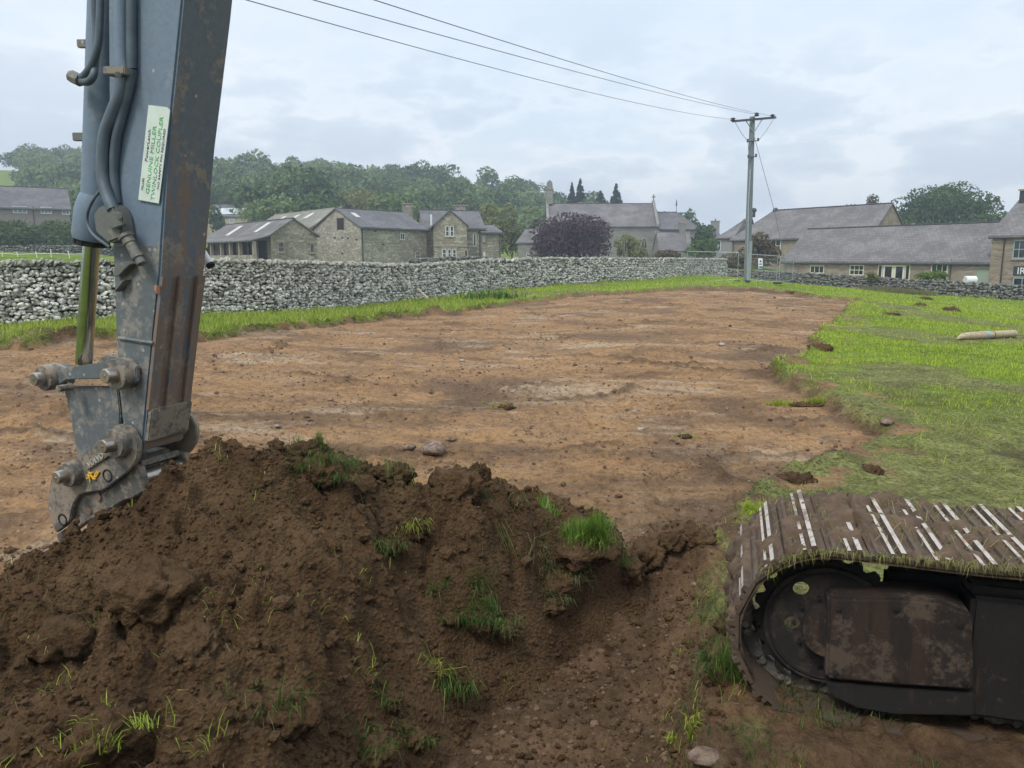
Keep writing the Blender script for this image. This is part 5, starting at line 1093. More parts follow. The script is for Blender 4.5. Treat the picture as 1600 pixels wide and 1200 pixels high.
for o in (.045, -AW - .01):
    g = MB(); g.prism([a_(x, y, .0) + NA * o for x, y in ((74, 570), (88, 566), (110, 573), (185, 563), (206, 560), (222, 572), (222, 596), (206, 603), (185, 590), (114, 592), (98, 603), (82, 606), (72, 592))], -NA * .035); g.build('idler_link', M['arm_low'], EX, bevel=.006)
g = MB(); g.obox(a_(104, 588, .0), a_(178, 580, .0) - a_(104, 588, .0), -NA * AW, Z_ * .05); g.build('link_crossbar', M['coupler'], EX, bevel=.008)
boss(92, 587, .082, .042, -.02, .09, .15); boss(206, 581, .094, .044, -.02, .10, .17)
for px, py in ((92, 587), (206, 581)): g = MB(); c = a_(px, py, -AW - .03); g.tube([c, c - NA * .07], .08, 20); g.build('pin_boss', M['coupler'], EX, smooth=True)
g = MB(); c = a_(112, 604, .05); g.tube([c, c + NA * .09], .022, 8); g.build('grease_bolt', M['coupler'], EX, smooth=True)
g = MB(); g.prism([a_(x, y, -.02) for x, y in ((97, 596), (112, 604), (183, 604), (187, 640), (186, 700), (150, 716), (122, 716), (113, 670))], -NA * .035); g.build('bucket_link', M['arm_low'], EX, bevel=.006)
g = MB(); g.prism([a_(x, y, -.30) for x, y in ((97, 596), (112, 604), (183, 604), (187, 640), (186, 700), (150, 716), (122, 716), (113, 670))], -NA * .035); g.build('bucket_link', M['arm_low'], EX, bevel=.006)
g = MB(); g.prism([a_(x, y, -.06) for x, y in ((122, 618), (172, 616), (182, 650), (182, 706), (128, 712), (124, 670))], -NA * .24); g.build('link_web', M['rust'], EX, bevel=.008)
# coupler
cp_near = [(177, 666), (187, 663), (198, 666), (208, 675), (215, 690), (216, 704), (213, 719), (205, 732), (188, 746), (174, 757), (159, 767), (146, 768), (133, 770), (124, 773), (118, 781), (113, 792), (111, 804), (108, 816), (97, 826), (87, 833), (81, 818), (76, 803), (74, 787), (75, 768), (79, 750), (86, 734), (95, 726), (112, 718), (128, 710), (146, 698), (160, 686), (168, 673)]
cpo = MB(); cpo.prism([a_(x, y, .045) for x, y in cp_near], -NA * .035); CP = cpo.build('coupler', M['coupler'], EX, bevel=.006)
cpo = MB(); cpo.prism([a_(x, y, .045) - NA * .455 for x, y in cp_near], -NA * .035); cpo.build('far_side_plate', M['coupler'], CP, bevel=.006)
body = [(200, 726), (216, 731), (221, 750), (224, 768), (206, 778), (192, 782), (177, 792), (159, 802), (133, 817), (106, 838), (92, 847), (87, 836), (108, 822), (113, 804), (117, 788), (126, 777), (146, 773), (160, 771), (180, 756)]
cpo = MB(); cpo.prism([a_(x, y, -.0) for x, y in body], -NA * .055); cpo.build('hook_plate', M['coupler'], CP, bevel=.006)
cpo = MB(); cpo.prism([a_(x, y, -.0) - NA * .36 for x, y in body], -NA * .05); cpo.build('hook_plate', M['coupler'], CP, bevel=.006)
cpo = MB(); cpo.prism([a_(x, y, -.055) for x, y in ((120, 735), (160, 712), (205, 716), (214, 735), (190, 760), (130, 782), (112, 800), (96, 815), (88, 790), (95, 755))], -NA * .30); cpo.build('coupler_body', M['coupler'], CP, bevel=.012)
cpo = MB(); cpo.prism([a_(x, y, -.055) for x, y in ((206, 722), (220, 720), (222, 729), (208, 734))], -NA * .30); cpo.build('cross_bar', M['coupler'], CP, bevel=.005)
cpo = MB(); c = a_(222, 748, -.06); cpo.tube([c, c - NA * .30], .05, 16); cpo.build('locking_pin', M['pin'], CP, smooth=True)
cpo = MB(); cpo.prism([a_(x, y, .05) for x, y in ((172, 700), (177, 709), (139, 734), (134, 725))], NA * .012); cpo.build('name_bar', M['coupler'], CP, bevel=.003)
o = text('VOLVO', .05, a_(139, 731, .064), a_(174, 707, .064) - a_(139, 731, .064), np.cross(NA, a_(174, 707, .064) - a_(139, 731, .064)), M['paleletter'], CP, .003, 'lettering')
for v in o.data.vertices: pass
cpo = MB()
for pts in (((137, 741), (140, 745), (141, 753)), ((144, 738), (140, 746), (136, 748)), ((147, 745), (151, 738), (155, 737), (151, 744), (147, 745)), ((142, 742), (146, 748), (150, 748)), ((139, 738), (143, 741))):
    cpo.tube([a_(x, y, .052) for x, y in pts], .006, 5)
cpo.build('chalk_mark', M['yellow'], CP)
for px, py in ((168, 743), (98, 812)):
    cpo = MB(); c = a_(px, py, .046); k = [c + (F_ * math.cos(t) + Z_ * math.sin(t)) * .036 for t in np.linspace(0, 2 * math.pi, 19)]; cpo.tube(k, .006, 5); cpo.build('hole_ring', M['frame'], CP)
for px, py in ((155, 776), (140, 797)): cpo = MB(); c = a_(px, py, .001); cpo.tube([c, c + NA * .012], .026, 12); cpo.build('plug', M['pin'], CP)
boss(191, 690, .090, .042, .04, .11, .18, CP); boss(119, 738, .080, .040, .04, .11, .18, CP)
for px, py in ((191, 690), (119, 738)): g = MB(); c = a_(px, py, -.45); g.tube([c, c - NA * .06], .085, 20); g.build('pin_boss', M['coupler'], CP, smooth=True)
g = MB(); c = a_(191, 690, .03); g.tube([c, c - NA * .45], .075, 18); g.build('pivot_tube', M['coupler'], CP, smooth=True)
# clods of earth stuck in the coupler
# boom, cab platform and body (outside the picture, they carry the arm and shade the ground)
ad = (a_(168, -380) - a_(168, 0)); ad /= np.linalg.norm(ad); top = a_(235, -380) - NA * AW / 2
boom = MB(); bp = [top + ad * .3, top + ad * 1.3, top + ad * 1.6 - F_ * 1.3 + Z_ * .25, top - F_ * 3.6 + Z_ * .2, np.array([3.9, 1.2, 1.6])]
boom.tube(bp, [.2, .27, .34, .36, .25], 4); boom.build('boom', M['body'], EX)
cab = MB(); cab.obox((-.95, -1.3, .95), (1.9, 0, 0), (0, 2.0, 0), (0, 0, .12)); cab.obox((-.95, -1.3, 3.02), (1.9, 0, 0), (0, 2.1, 0), (0, 0, .1)); cab.obox((-.95, -1.38, 1.07), (1.9, 0, 0), (0, .08, 0), (0, 0, 2.05)); cab.obox((-.95, -1.28, 1.072), (.07, 0, 0), (0, 1.2, 0), (0, 0, 1.94)); cab.obox((.9, -1.28, 1.072), (.07, 0, 0), (0, 1.2, 0), (0, 0, 1.94)); cab.build('cab', M['body'], EX)
hs = MB(); hs.obox((1.25, -2.8, 1.0), (3.0, 0, 0), (0, 4.1, 0), (0, 0, 1.15)); hs.build('engine_housing', M['body'], EX, bevel=.05)
# ---- track
TD = np.array([.961, -.2756, 0]); TNr = np.array([-.2756, -.961, 0]); T0 = P(1300, 800, 3.42); T0[2] = 0; TPn = Pl(T0, TNr); TW = .92
def tp(s, z, w=0.): return T0 + TD * s + Z_ * z - TNr * w
t_ = lambda px, py, off=0.: TPn.hit(px, py, off)
cs_, cz_, Rr = .035, .50, .43
path = []
for t in np.arange(4.0, 0, -.02): path.append((cs_ + t, cz_ + Rr - .012 * math.sin(t * math.pi / 1.3) ** 2))
for an in np.linspace(90, 250, 60): path.append((cs_ + Rr * math.cos(R(an)), cz_ + Rr * math.sin(R(an))))
e = path[-1]; dirn = np.array([-math.sin(R(245)), math.cos(R(245))]); 
pz = np.array(e); tgt = np.array([1.05, .035])
for t in np.linspace(.03, 1, 40): path.append(tuple(pz * (1 - t) + tgt * t))
for t in np.arange(1.07, 4.0, .02): path.append((t, .035))
for an in np.linspace(-90, 90, 50): path.append((4.0 + (Rr + .085) * .9 * math.cos(R(an)), .4825 + .4475 * math.sin(R(an))))
path = np.array(path); seg = np.r_[0, np.cumsum(np.linalg.norm(np.diff(path, axis=0), axis=1))]; PL = seg[-1]
def pat(l): return np.array([np.interp(l, seg, path[:, 0]), np.interp(l, seg, path[:, 1])])
track = link(bpy.data.objects.new('track', None), EX); PITCHS = .185; ns = int(PL / PITCHS)
sm = MB(); hp = PITCHS * .485      # local: x along the chain, y across, z outward
prof = [(-hp, -.006), (hp, -.006), (hp, .012), (hp - .03, .012), (hp - .034, .042), (hp - .056, .042), (hp - .060, .012), (.012, .012), (.008, .033), (-.008, .033), (-.012, .012), (-hp + .044, .012), (-hp + .04, .030), (-hp + .022, .030), (-hp + .018, .012), (-hp, .012)]
sm.prism([(x, 0, z) for x, z in prof], (0, TW, 0))
me = bpy.data.meshes.new('track_shoe'); me.from_pydata(sm.v, [], sm.f); me.materials.append(M['shoe']); me.materials.append(M['worn'])
for p in me.polygons:
    if p.normal.z > .9 and p.center.z > .03: p.material_index = 1
toff = wloc(track)
for k in range(ns):
    l = (k + .35) * PITCHS; c = pat(l); d = pat(l + .05) - pat(l - .05); d /= np.linalg.norm(d)
    tx = TD * d[0] + Z_ * d[1]; up_ = TD * d[1] * 1 - Z_ * d[0]; up_ = np.cross(tx, -TNr); up_ /= np.linalg.norm(up_)
    cen = np.array([cs_ + 1.5, .45]); out = c - cen
    w_ = -TNr
    # orient so that local z points outward
    nrm = np.cross(tx, w_); sgn = 1 if (nrm @ TD) * out[0] + nrm[2] * out[1] > 0 else -1
    X = tx * sgn; N = np.cross(X, w_)
    if (N @ TD) * out[0] + N[2] * out[1] < 0: N = -N
    m = Matrix(((X[0], w_[0], N[0], 0), (X[1], w_[1], N[1], 0), (X[2], w_[2], N[2], 0), (0, 0, 0, 1)))
    ctr_ = tp(c[0], c[1]); jit = random.uniform(-.004, .004)
    for a in range(3): m[a][3] = ctr_[a] - toff[a] + N[a] * jit
    o = bpy.data.objects.new('track_shoe', me); COL.objects.link(o); o.parent = track; o.matrix_local = m
# mud caked on the upper shoes
ls = np.arange(3.0 * .0, 5.0, .012); ls = ls[(ls > 2.1) & (ls < 4.95)]; wsv = np.linspace(.0, TW, 86)
pc = np.array([pat(l) for l in ls]); dc = np.array([pat(l + .02) - pat(l - .02) for l in ls]); dc /= np.linalg.norm(dc, axis=1)[:, None]
nc = np.c_[-dc[:, 1], dc[:, 0]]; fl = ((pc - np.array([cs_ + .9, .5])) * nc).sum(1) < 0; nc[fl] *= -1
LL, WW = np.meshgrid(ls, wsv, indexing='ij'); hgt = .028 + .040 * fbm(LL * 3.2, WW * 3.2, 500, 4) + .016 * fbm(LL * 14, WW * 14, 510, 3) + clods(LL, WW, .06, .5, 515) * .7 + clods(LL, WW, .03, .6, 518) * .6 + clods(LL, WW, .14, .22, 517) * .7
hgt = hgt + .020 * sstep(.35, .0, np.abs(WW - .60) - .1) * perlin(LL * 2.4, WW * 0 + 3, 520) - .012
jd = np.abs(((LL / PITCHS - .35 + .5) % 1.0) - 0.0); jd = np.minimum(jd, 1 - jd) * PITCHS; hgt = np.where((jd < .011) & (perlin(LL * 5, WW * 5, 530) < .28), .001, hgt)
hgt = np.where((WW < .012) | (WW > TW - .012), -.02, hgt)
V = T0[None, None] + TD * pc[:, 0][:, None, None] + Z_ * pc[:, 1][:, None, None] - TNr * WW[..., None] + (TD * nc[:, 0][:, None, None] + Z_ * nc[:, 1][:, None, None]) * hgt[..., None]
me = mesh_np('caked_mud', V.reshape(-1, 3) - toff, grid_faces(len(ls), len(wsv)), [M['mud'] if 'mud' in M else M['topsoil']], smooth=True)
o = link(bpy.data.objects.new('caked_mud', me), track); tag(o, kind='stuff')
# sprocket disc with real holes
def disc(c, r, holes, th, w, mat, name, teeth=0, parent=EX):
    bm = bmesh.new(); loops = []
    def ring(cs, cz, rr, n, tooth=0):
        vs = []
        for i in range(n):
            a = 2 * math.pi * i / n; q = rr * (1 + (tooth * (1 if (i % 4) < 2 else -1))); vs.append(bm.verts.new(Vector(tp(cs + q * math.cos(a), cz + q * math.sin(a), w))))
        return [bm.edges.new((vs[i], vs[(i + 1) % n])) for i in range(n)]
    es = ring(c[0], c[1], r, 88 if teeth else 56, teeth)
    for h in holes: es += ring(h[0], h[1], h[2], 16)
    g_ = bmesh.ops.triangle_fill(bm, use_beauty=True, use_dissolve=False, edges=es); fs_ = [f for f in g_['geom'] if isinstance(f, bmesh.types.BMFace)]
    ex = bmesh.ops.extrude_face_region(bm, geom=fs_); vv = [v for v in ex['geom'] if isinstance(v, bmesh.types.BMVert)]
    for v in vv: v.co += Vector(-TNr * th)
    bmesh.ops.recalc_face_normals(bm, faces=bm.faces); of = wloc(parent)
    for v in bm.verts: v.co -= of
    me = bpy.data.meshes.new(name); bm.to_mesh(me); bm.free(); me.materials.append(M[mat]); return link(bpy.data.objects.new(name, me), parent)
hl = []
for px, py in ((1252, 921), (1238, 975), (1283, 1046)):
    q = t_(px, py, -.16) - T0; hl.append((q @ TD, q[2], .040 if py < 1000 else .02))
SP = disc((cs_, cz_), .300, hl, .03, .16, 'motorplate' if 'motorplate' in M else 'motor', 'sprocket')
disc((cs_, cz_), .335, [(cs_, cz_, .27)], .045, .19, 'frame', 'sprocket_teeth', .05)
rt = MB(); k = [tp(cs_ + .275 * math.cos(t), cz_ + .275 * math.sin(t), .155) for t in np.linspace(0, 2 * math.pi, 57)]; rt.tube(k, .006, 6); rt.build('sprocket_rim', M['frame'], SP)
rt = MB(); rt.tube([tp(cs_, cz_, .16), tp(cs_, cz_, .07)], .12, 24); rt.build('motor_flange', M['motor'], EX, smooth=True)
for i in range(10):
    t = 2 * math.pi * i / 10; q = tp(cs_ + .155 * math.cos(t), cz_ + .155 * math.sin(t), .16); rt = MB(); rt.tube([q, q + TNr * .018], .011, 6); rt.build('sprocket_bolt', M['frame'], SP)
mc = MB(); A_ = [t_(x, y, -.02) for x, y in ((1294, 934), (1420, 936), (1470, 940), (1520, 960), (1522, 1080), (1400, 1072), (1290, 1062))]; mc.prism(A_, -TNr * .22); mcv = mc.build('motor_cover', M['motor'], EX, bevel=.015)
for px, py in ((1310, 950), (1400, 950), (1500, 975), (1305, 1050), (1400, 1060), (1508, 1065)): mc = MB(); c = t_(px, py, -.02); mc.tube([c, c + TNr * .012], .013, 6); mc.build('cover_bolt', M['frame'], mcv)
mc = MB(); mc.prism([t_(x, y, -.04) for x, y in ((1290, 1066), (1400, 1076), (1524, 1084), (1524, 1120), (1400, 1118), (1340, 1108), (1300, 1090))], -TNr * .3); mc.build('rock_guard', M['frame'], EX, bevel=.01)
mc = MB(); mc.obox(tp(.64, .16, .10), TD * 3.4, -TNr * .5, Z_ * .60); mc.obox(tp(.30, .20, .30), TD * 3.7, -TNr * .04, Z_ * .585); mc.obox(tp(.62, .765, .10), TD * 3.3, -TNr * .3, Z_ * .07); fr = mc.build('track_frame', M['frame'], EX, bevel=.02)
mc = MB(); mc.obox(tp(.90, .30, .02), TD * 2.0, -TNr * .10, Z_ * .34); mc.build('frame_side_plate', M['frame'], fr, bevel=.03)
for s in (1.2, 1.65, 2.1, 2.6, 3.1): mc = MB(); mc.tube([tp(s, .16, .2), tp(s, .16, .62)], .085, 16); mc.build('track_roller', M['frame'], EX, smooth=True)
mc = MB(); mc.tube([tp(1.5, .80, .3), tp(1.5, .80, .55)], .07, 16); mc.build('carrier_roller', M['frame'], EX, smooth=True)
# chain links inside the shoes
lk = bpy.data.meshes.new('chain_link'); g = MB(); pp = []
for i in range(9): t = math.pi / 2 + math.pi * i / 8; pp.append((-.062 + .034 * math.cos(t), 0, -.045 + .034 * math.sin(t)))
for i in range(9): t = -math.pi / 2 + math.pi * i / 8; pp.append((.062 + .034 * math.cos(t), 0, -.045 + .034 * math.sin(t)))
g.prism(pp, (0, .03, 0)); g.tube([(-.062, -.02, -.045), (-.062, .0, -.045)], .018, 8); g.tube([(.062, -.02, -.045), (.062, .0, -.045)], .018, 8); lk.from_pydata(g.v, [], g.f); lk.materials.append(M['coupler'])
lkf = bpy.data.meshes.new('chain_link'); lkf.from_pydata(g.v, [], g.f); lkf.materials.append(M['coupler'])
for k in range(ns):
    l = (k + .35) * PITCHS; c = pat(l)
    if c[1] > .8: continue
    d = pat(l + .05) - pat(l - .05); d /= np.linalg.norm(d); tx = TD * d[0] + Z_ * d[1]; w_ = -TNr; N = np.cross(tx, w_); out = c - np.array([cs_ + 1.5, .6])
    if (N @ TD) * out[0] + N[2] * out[1] < 0: N = -N; tx = -tx
    m = Matrix(((tx[0], w_[0], N[0], 0), (tx[1], w_[1], N[1], 0), (tx[2], w_[2], N[2], 0), (0, 0, 0, 1)))
    for wv in (.24, .56):
        q = tp(c[0], c[1], wv) ; mm = m.copy()
        for a in range(3): mm[a][3] = q[a] - toff[a]
        o = bpy.data.objects.new('chain_link', lk); COL.objects.link(o); o.parent = track; o.matrix_local = mm
# ------------------------------------------------------------------ grass
def blade_mesh(name, B, h, w, az, lean, mat, curved=True, droop=None):
    """B (N,3) roots; h, w, az (direction of lean), lean 0..1.5 rad"""
    n = len(B); dx, dy = np.sin(az), np.cos(az); sx, sy = dy, -dx
    side = np.c_[sx, sy, np.zeros(n)] * (w / 2)[:, None]; fw = np.c_[dx, dy, np.zeros(n)]
    def pt(t, l): return B + fw * (np.sin(l) * h * t)[:, None] + np.c_[np.zeros(n), np.zeros(n), np.cos(l) * h * t]
    if curved:
        m = pt(.55, lean * .6); tip = m + fw * (np.sin(np.minimum(lean * 1.5, 2.6)) * h * .45)[:, None] + np.c_[np.zeros(n), np.zeros(n), np.cos(np.minimum(lean * 1.5, 2.6)) * h * .45]
        V = np.stack([B - side, B + side, m - side * .8, m + side * .8, tip], 1).reshape(-1, 3); k = np.arange(n)[:, None] * 5
        F = np.concatenate([k + [0, 1, 3], k + [0, 3, 2], k + [2, 3, 4]], 0)
    else:
        V = np.stack([B - side, B + side, pt(1, lean)], 1).reshape(-1, 3); F = np.arange(n)[:, None] * 3 + [0, 1, 2]
    return mesh_np(name, V, F, [mat] if not isinstance(mat, list) else mat)
rg = np.random.default_rng(5)
N0 = 720000; th_ = rg.uniform(R(-36), R(37), N0); rr_ = np.exp(rg.uniform(math.log(5.0), math.log(72), N0)); X_, Y_ = rr_ * np.sin(th_), rr_ * np.cos(th_)
waz = np.array([math.atan2(w[0], w[1]) for w in wp] + [math.atan2(RWALL[0][0], RWALL[0][1])] + [math.atan2(w[0], w[1]) for w in RWALL[1:]]); wr = np.array([math.hypot(w[0], w[1]) for w in wp] + [math.hypot(*RWALL[0][:2])] + [math.hypot(*w[:2]) for w in RWALL[1:]])
o_ = np.argsort(waz); lim = np.interp(th_, waz[o_], wr[o_]); ok = rr_ < lim - .25
X_, Y_, rr_, th_, lim = X_[ok], Y_[ok], rr_[ok], th_[ok], lim[ok]
sd = soil_sd(X_, Y_); ok = sd > -.10; X_, Y_, rr_, th_, lim, sd = [q[ok] for q in (X_, Y_, rr_, th_, lim, sd)]
bm1 = np.exp(-(((X_ - 1.55) / .75) ** 2 + ((Y_ - 6.3) / .9) ** 2)); ts__ = (X_ - TRK[0]) * .961 - (Y_ - TRK[1]) * .2756; tw__ = (X_ - TRK[0]) * .2756 + (Y_ - TRK[1]) * .961; bm1 = np.where((ts__ > -.8) & (tw__ < 1.3), 1, bm1); ok = (bm1 < .45) | (rg.random(len(X_)) < .05); X_, Y_, rr_, th_, lim, sd = [q[ok] for q in (X_, Y_, rr_, th_, lim, sd)]
z_ = G(X_, Y_) - .012
mw_ = np.clip((1 - sstep(9.5, 18, rr_ + 2.2 * perlin(X_ * .35, Y_ * .35, 97))) + sstep(.10, .4, fbm(X_ * .22, Y_ * .22, 98, 4)) * (rr_ < 55) * .9, 0, 1) * (X_ > 0)
sc_ = (1 - sstep(0, 1.2, sd)) * sstep(.1, .35, perlin(X_ * 1.9, Y_ * 1.9, 95) + .25 * perlin(X_ * 7, Y_ * 7, 96))
verge = (th_ < R(-1)) | (lim - rr_ < 1.2)
ism = rg.random(len(X_)) < mw_
pick = rg.random(len(X_)); tuft = sstep(-.1, .4, perlin(X_ * 1.3, Y_ * 1.3, 401))
for nm, sel, dens, hh, lean0, mat in (
    ('verge_grass', verge & ~ism, 1.0, lambda r, n, s, t: (.10 + .16 * np.exp(-(s / .45) ** 2) + .10 * t) * rg.uniform(.5, 1.25, n), (.25, 1.1), 'grass_long'),
    ('meadow_grass', ~verge & ~ism, .8, lambda r, n, s, t: (.045 + .05 * t + .05 * np.exp(-(s / .3) ** 2)) * rg.uniform(.6, 1.3, n), (.2, 1.1), 'grass'),
    ('cut_grass', ism, .75, lambda r, n, s, t: (.04 + .035 * t) * rg.uniform(.5, 1.4, n), (.9, 1.5), 'grass_cut')):
    k = sel & (pick < dens) & (rg.random(len(X_)) > sc_ * .85)
    if nm == 'cut_grass': k &= rg.random(len(X_)) > .7 * sstep(.50, .66, .5 + .5 * fbm(X_ * 1.1, Y_ * 1.1, 402, 3))
    n = int(k.sum()); x, y, r, s = X_[k], Y_[k], rr_[k], sd[k]; h_ = hh(r, n, s, tuft[k]) * (1 + .012 * r); w_ = np.maximum(.0035, r * .00075) * rg.uniform(.8, 1.6, n)
    az = rg.uniform(0, 2 * math.pi, n) if nm != 'cut_grass' else rg.normal(1.9, .9, n)
    near_edge = (s < .18)
    me = blade_mesh(nm, np.c_[x, y, z_[k]], h_, w_, az, rg.uniform(lean0[0], lean0[1], n) + .5 * near_edge, M[mat], curved=False)
    o = link(bpy.data.objects.new(nm, me)); tag(o, kind='stuff')
print('blades', len(X_))
# ------------------------------------------------------------------ clods, rocks, tufts
def lump(name, c, size, mat, seed, parent=None, rough=.22, sub=3):
    rg_ = np.random.default_rng(seed); bm = bmesh.new(); bmesh.ops.create_icosphere(bm, subdivisions=sub, radius=.5); V = np.array([v.co[:] for v in bm.verts]); Fc = np.array([[v.index for v in f.verts] for f in bm.faces]); bm.free()
    n = rg_.normal(size=(8, 3)); n /= np.linalg.norm(n, axis=1)[:, None]; d = rg_.uniform(.34, .5, 8); u = V / .5; r = np.minimum((d / np.maximum(u @ n.T, 1e-3)).min(1), .5)
    V = u * r[:, None]; V = V * (1 + rough * fbm(u[:, 0] * 2.6 + seed, u[:, 1] * 2.6 + u[:, 2] * 1.9, seed, 5, .62)[:, None] + (rough > .1) * (1.1 * clods(u[:, 0] + seed + .1 * u[:, 2], u[:, 1] + u[:, 2] * .8, .34, .75, seed) + 1.2 * clods(u[:, 0] + seed, u[:, 1] - u[:, 2] * .7, .15, .7, seed + 5))[:, None])
    V = V * np.array(size) @ rotm(0, 0, rg_.uniform(0, 6)).T + np.array(c); off_ = np.array(wloc(parent)) if parent else np.array(c)
    o = bpy.data.objects.new(name, mesh_np(name, V - off_, Fc, [mat], smooth=True)); link(o, parent)
    if parent is None: o.location = tuple(c)
    return o
def tuft_mesh(name, c, n, spread, h, mat, seed, down=None, w=.004, lean=(.1, .8), parent=None, onto=True):
    """irregular tuft: several small shoots, each with its own lean; lengths uneven, some blades lying flat"""
    rg_ = np.random.default_rng(seed); k = max(3, int(rg_.integers(5, 10))); sp = np.array([spread, spread * .7]) if not hasattr(spread, '__len__') else np.array(spread)
    cc = rg_.normal(0, 1, (k, 2)) * sp * .62; wt = rg_.uniform(.3, 1.6, k); wt /= wt.sum(); id_ = rg_.choice(k, n, p=wt)
    xy = cc[id_] + rg_.normal(0, 1, (n, 2)) * sp * .20 * rg_.uniform(.4, 1.6, k)[id_][:, None]; x, y = c[0] + xy[:, 0], c[1] + xy[:, 1]
    r = np.clip(1 - (xy[:, 0] / sp[0]) ** 2 * .5 - (xy[:, 1] / sp[1]) ** 2 * .5, 0, 1); z = np.maximum(surf(x, y), c[2] - .25 * (1 - r) * sp[0]) + rg_.uniform(-.01, .004, n)
    caz = rg_.uniform(0, 6.28, k) if down is None else rg_.normal(down, .7, k); cl = rg_.uniform(*lean, k) if down is None else rg_.uniform(.9, 2.1, k)
    az = caz[id_] + rg_.normal(0, .75, n); ln = np.clip(cl[id_] + rg_.normal(0, .35, n), 0, 2.6); L = h * rg_.uniform(.6, 1.2, k)[id_] * np.clip(rg_.normal(.8, .35, n), .15, 1.7)
    me = blade_mesh(name, np.c_[x, y, z] - np.array(wloc(parent)), L, w * rg_.uniform(.5, 1.5, n), az, ln, mat)
    return tag(link(bpy.data.objects.new(name, me), parent), kind='stuff')
def clod(px, py, size, label, seed, n=300, h=.16, mat='grass_long', down=None, spread=None, lift=.3, w=.0035, cat='turf clod'):
    p = on(px, py); root = thing('turf_clod', p, label, cat); c = p + np.array([0, 0, size[2] * .10]); lump('soil', c, size, M['topsoil'], seed, root, .30, 4)
    tuft_mesh('grass', c + np.array([0, 0, size[2] * lift]), n, spread or max(size[0], size[1]) * .5, h, M[mat], seed, down, w, (.2, 1.4), root); return root
D_ = 3.3
clod(908, 856, (.60, .46, .24), 'biggest bright green grass sod on the right shoulder of the soil heap', 1, 5200, .145, 'grass_sod', None, (.27, .22), .40, w=.0042)
clod(872, 912, (.34, .24, .16), 'overturned sod with pale hanging roots below the biggest green sod', 2, 420, .13, 'straw', D_, .16)
clod(905, 885, (.26, .22, .14), 'darker grass sod tucked under the biggest green sod', 3, 500, .13, 'grass_dark', D_, .15)
clod(742, 970, (.24, .18, .16), 'grass sod hanging low on the slope above the trench floor', 4, 650, .17, 'grass_dark', D_, .12)
clod(704, 968, (.12, .10, .08), 'small green tuft just beside the low hanging grass sod', 14, 160, .13, 'grass_dark', D_, .06)
clod(715, 1085, (.16, .12, .12), 'upright fresh tuft of long grass in front near the trench', 5, 240, .19, 'grass_dark', D_, .07, w=.006)
clod(683, 1050, (.12, .10, .08), 'thin leaning grass tuft just above the long fresh tuft', 15, 60, .17, 'grass_long', 4.2, .06)
clod(500, 742, (.30, .2, .18), 'dark sod with flattened grass on the crest beside the peak of the heap', 6, 420, .17, 'grass_dark', 2.4, .15)
clod(478, 712, (.24, .2, .14), 'rounded sod with short dark grass right on the heap crest', 16, 420, .07, 'grass_dark', None, .10)
clod(618, 745, (.24, .18, .14), 'sod with yellowish grass on the middle of the heap crest', 7, 260, .10, 'straw', None, .10)
clod(748, 752, (.17, .15, .22), 'upright dark clod standing on the crest with straw below it', 8, 120, .06, 'grass_dark', None, .05)
clod(712, 765, (.34, .24, .24), 'large rounded brown clod on the crest beside the upright clod', 18, 40, .08, 'straw')
clod(606, 858, (.16, .12, .10), 'small grassy lump halfway down the heap under the yellow sod', 9, 130, .13, 'grass_dark', D_, .08)
clod(652, 832, (.20, .14, .12), 'grassy lump on the heap slope between straw stalks and small lump', 10, 130, .12, 'grass_long', D_, .09)
clod(860, 950, (.20, .16, .12), 'sod with dry straw at the foot of the heap above the trench', 11, 220, .15, 'straw', D_, .10)
clod(792, 985, (.20, .14, .12), 'brown sod with dry grass next to the low hanging green sod', 12, 150, .14, 'straw', D_, .10)
clod(440, 1125, (.30, .22, .18), 'loose sod with curling green blades near the bottom of the heap', 13, 170, .15, 'grass_dark', 2.6, .16)
clod(165, 1160, (.30, .22, .18), 'sod with fine green blades at the bottom of the heap, on the digger arm side', 17, 220, .10, 'grass_long', None, .12)
clod(590, 1180, (.24, .18, .14), 'grass sod at the very bottom of the heap beside the trench', 19, 220, .11, 'grass_dark', D_, .12)
clod(612, 1100, (.14, .1, .08), 'small green sod a little above the lowest sod by the trench', 20, 110, .13, 'grass_dark', 3.9, .09)
clod(650, 1160, (.16, .12, .1), 'scrap of green grass pressed into soil beside the lowest sod', 40, 130, .12, 'grass_dark', 2.6, .11)
clod(1062, 1165, (.14, .12, .08), 'little fresh grass tuft on the trench floor near the track', 21, 150, .10, 'grass', None, .07)
clod(1186, 806, (.20, .16, .08), 'bright lime coloured tuft just in front of the end of the track', 22, 700, .10, 'grass', None, .11)
clod(1262, 634, (.46, .2, .1), 'strip of green turf lying loose inside the bend of the grass edge', 23, 900, .10, 'grass', None, (.30, .10), w=.007)
clod(792, 636, (.30, .2, .06), 'thin green tuft growing alone in the middle of the bare field', 24, 70, .12, 'grass', None, (.26, .1), w=.007)
clod(1070, 683, (.22, .15, .06), 'tiny grass tuft on the bare field right of the middle', 25, 80, .07, 'grass_long', None, .10, w=.006)
clod(1142, 985, (.14, .2, .14), 'long grass hanging beside the front end of the track', 26, 260, .18, 'grass_dark', D_, (.09, .16), w=.004)
clod(1130, 1060, (.16, .2, .12), 'thick green grass on the bank below the front end of the track', 27, 420, .15, 'grass_dark', None, (.09, .2), w=.004)
clod(430, 697, (.17, .14, .11), 'smooth rounded clod perched on the very peak of the heap', 28, 10, .04, 'straw')
clod(560, 768, (.26, .2, .16), 'brown clod with thin straw between the peak and the yellow sod', 29, 40, .10, 'straw')
clod(245, 930, (.44, .36, .30), 'biggest dark clod bulging from the middle of the heap face', 30, 14, .05, 'straw', spread=.15)
clod(300, 1010, (.26, .22, .16), 'broad clod below the biggest dark clod on the heap face', 31, 10, .05, 'straw', spread=.12)
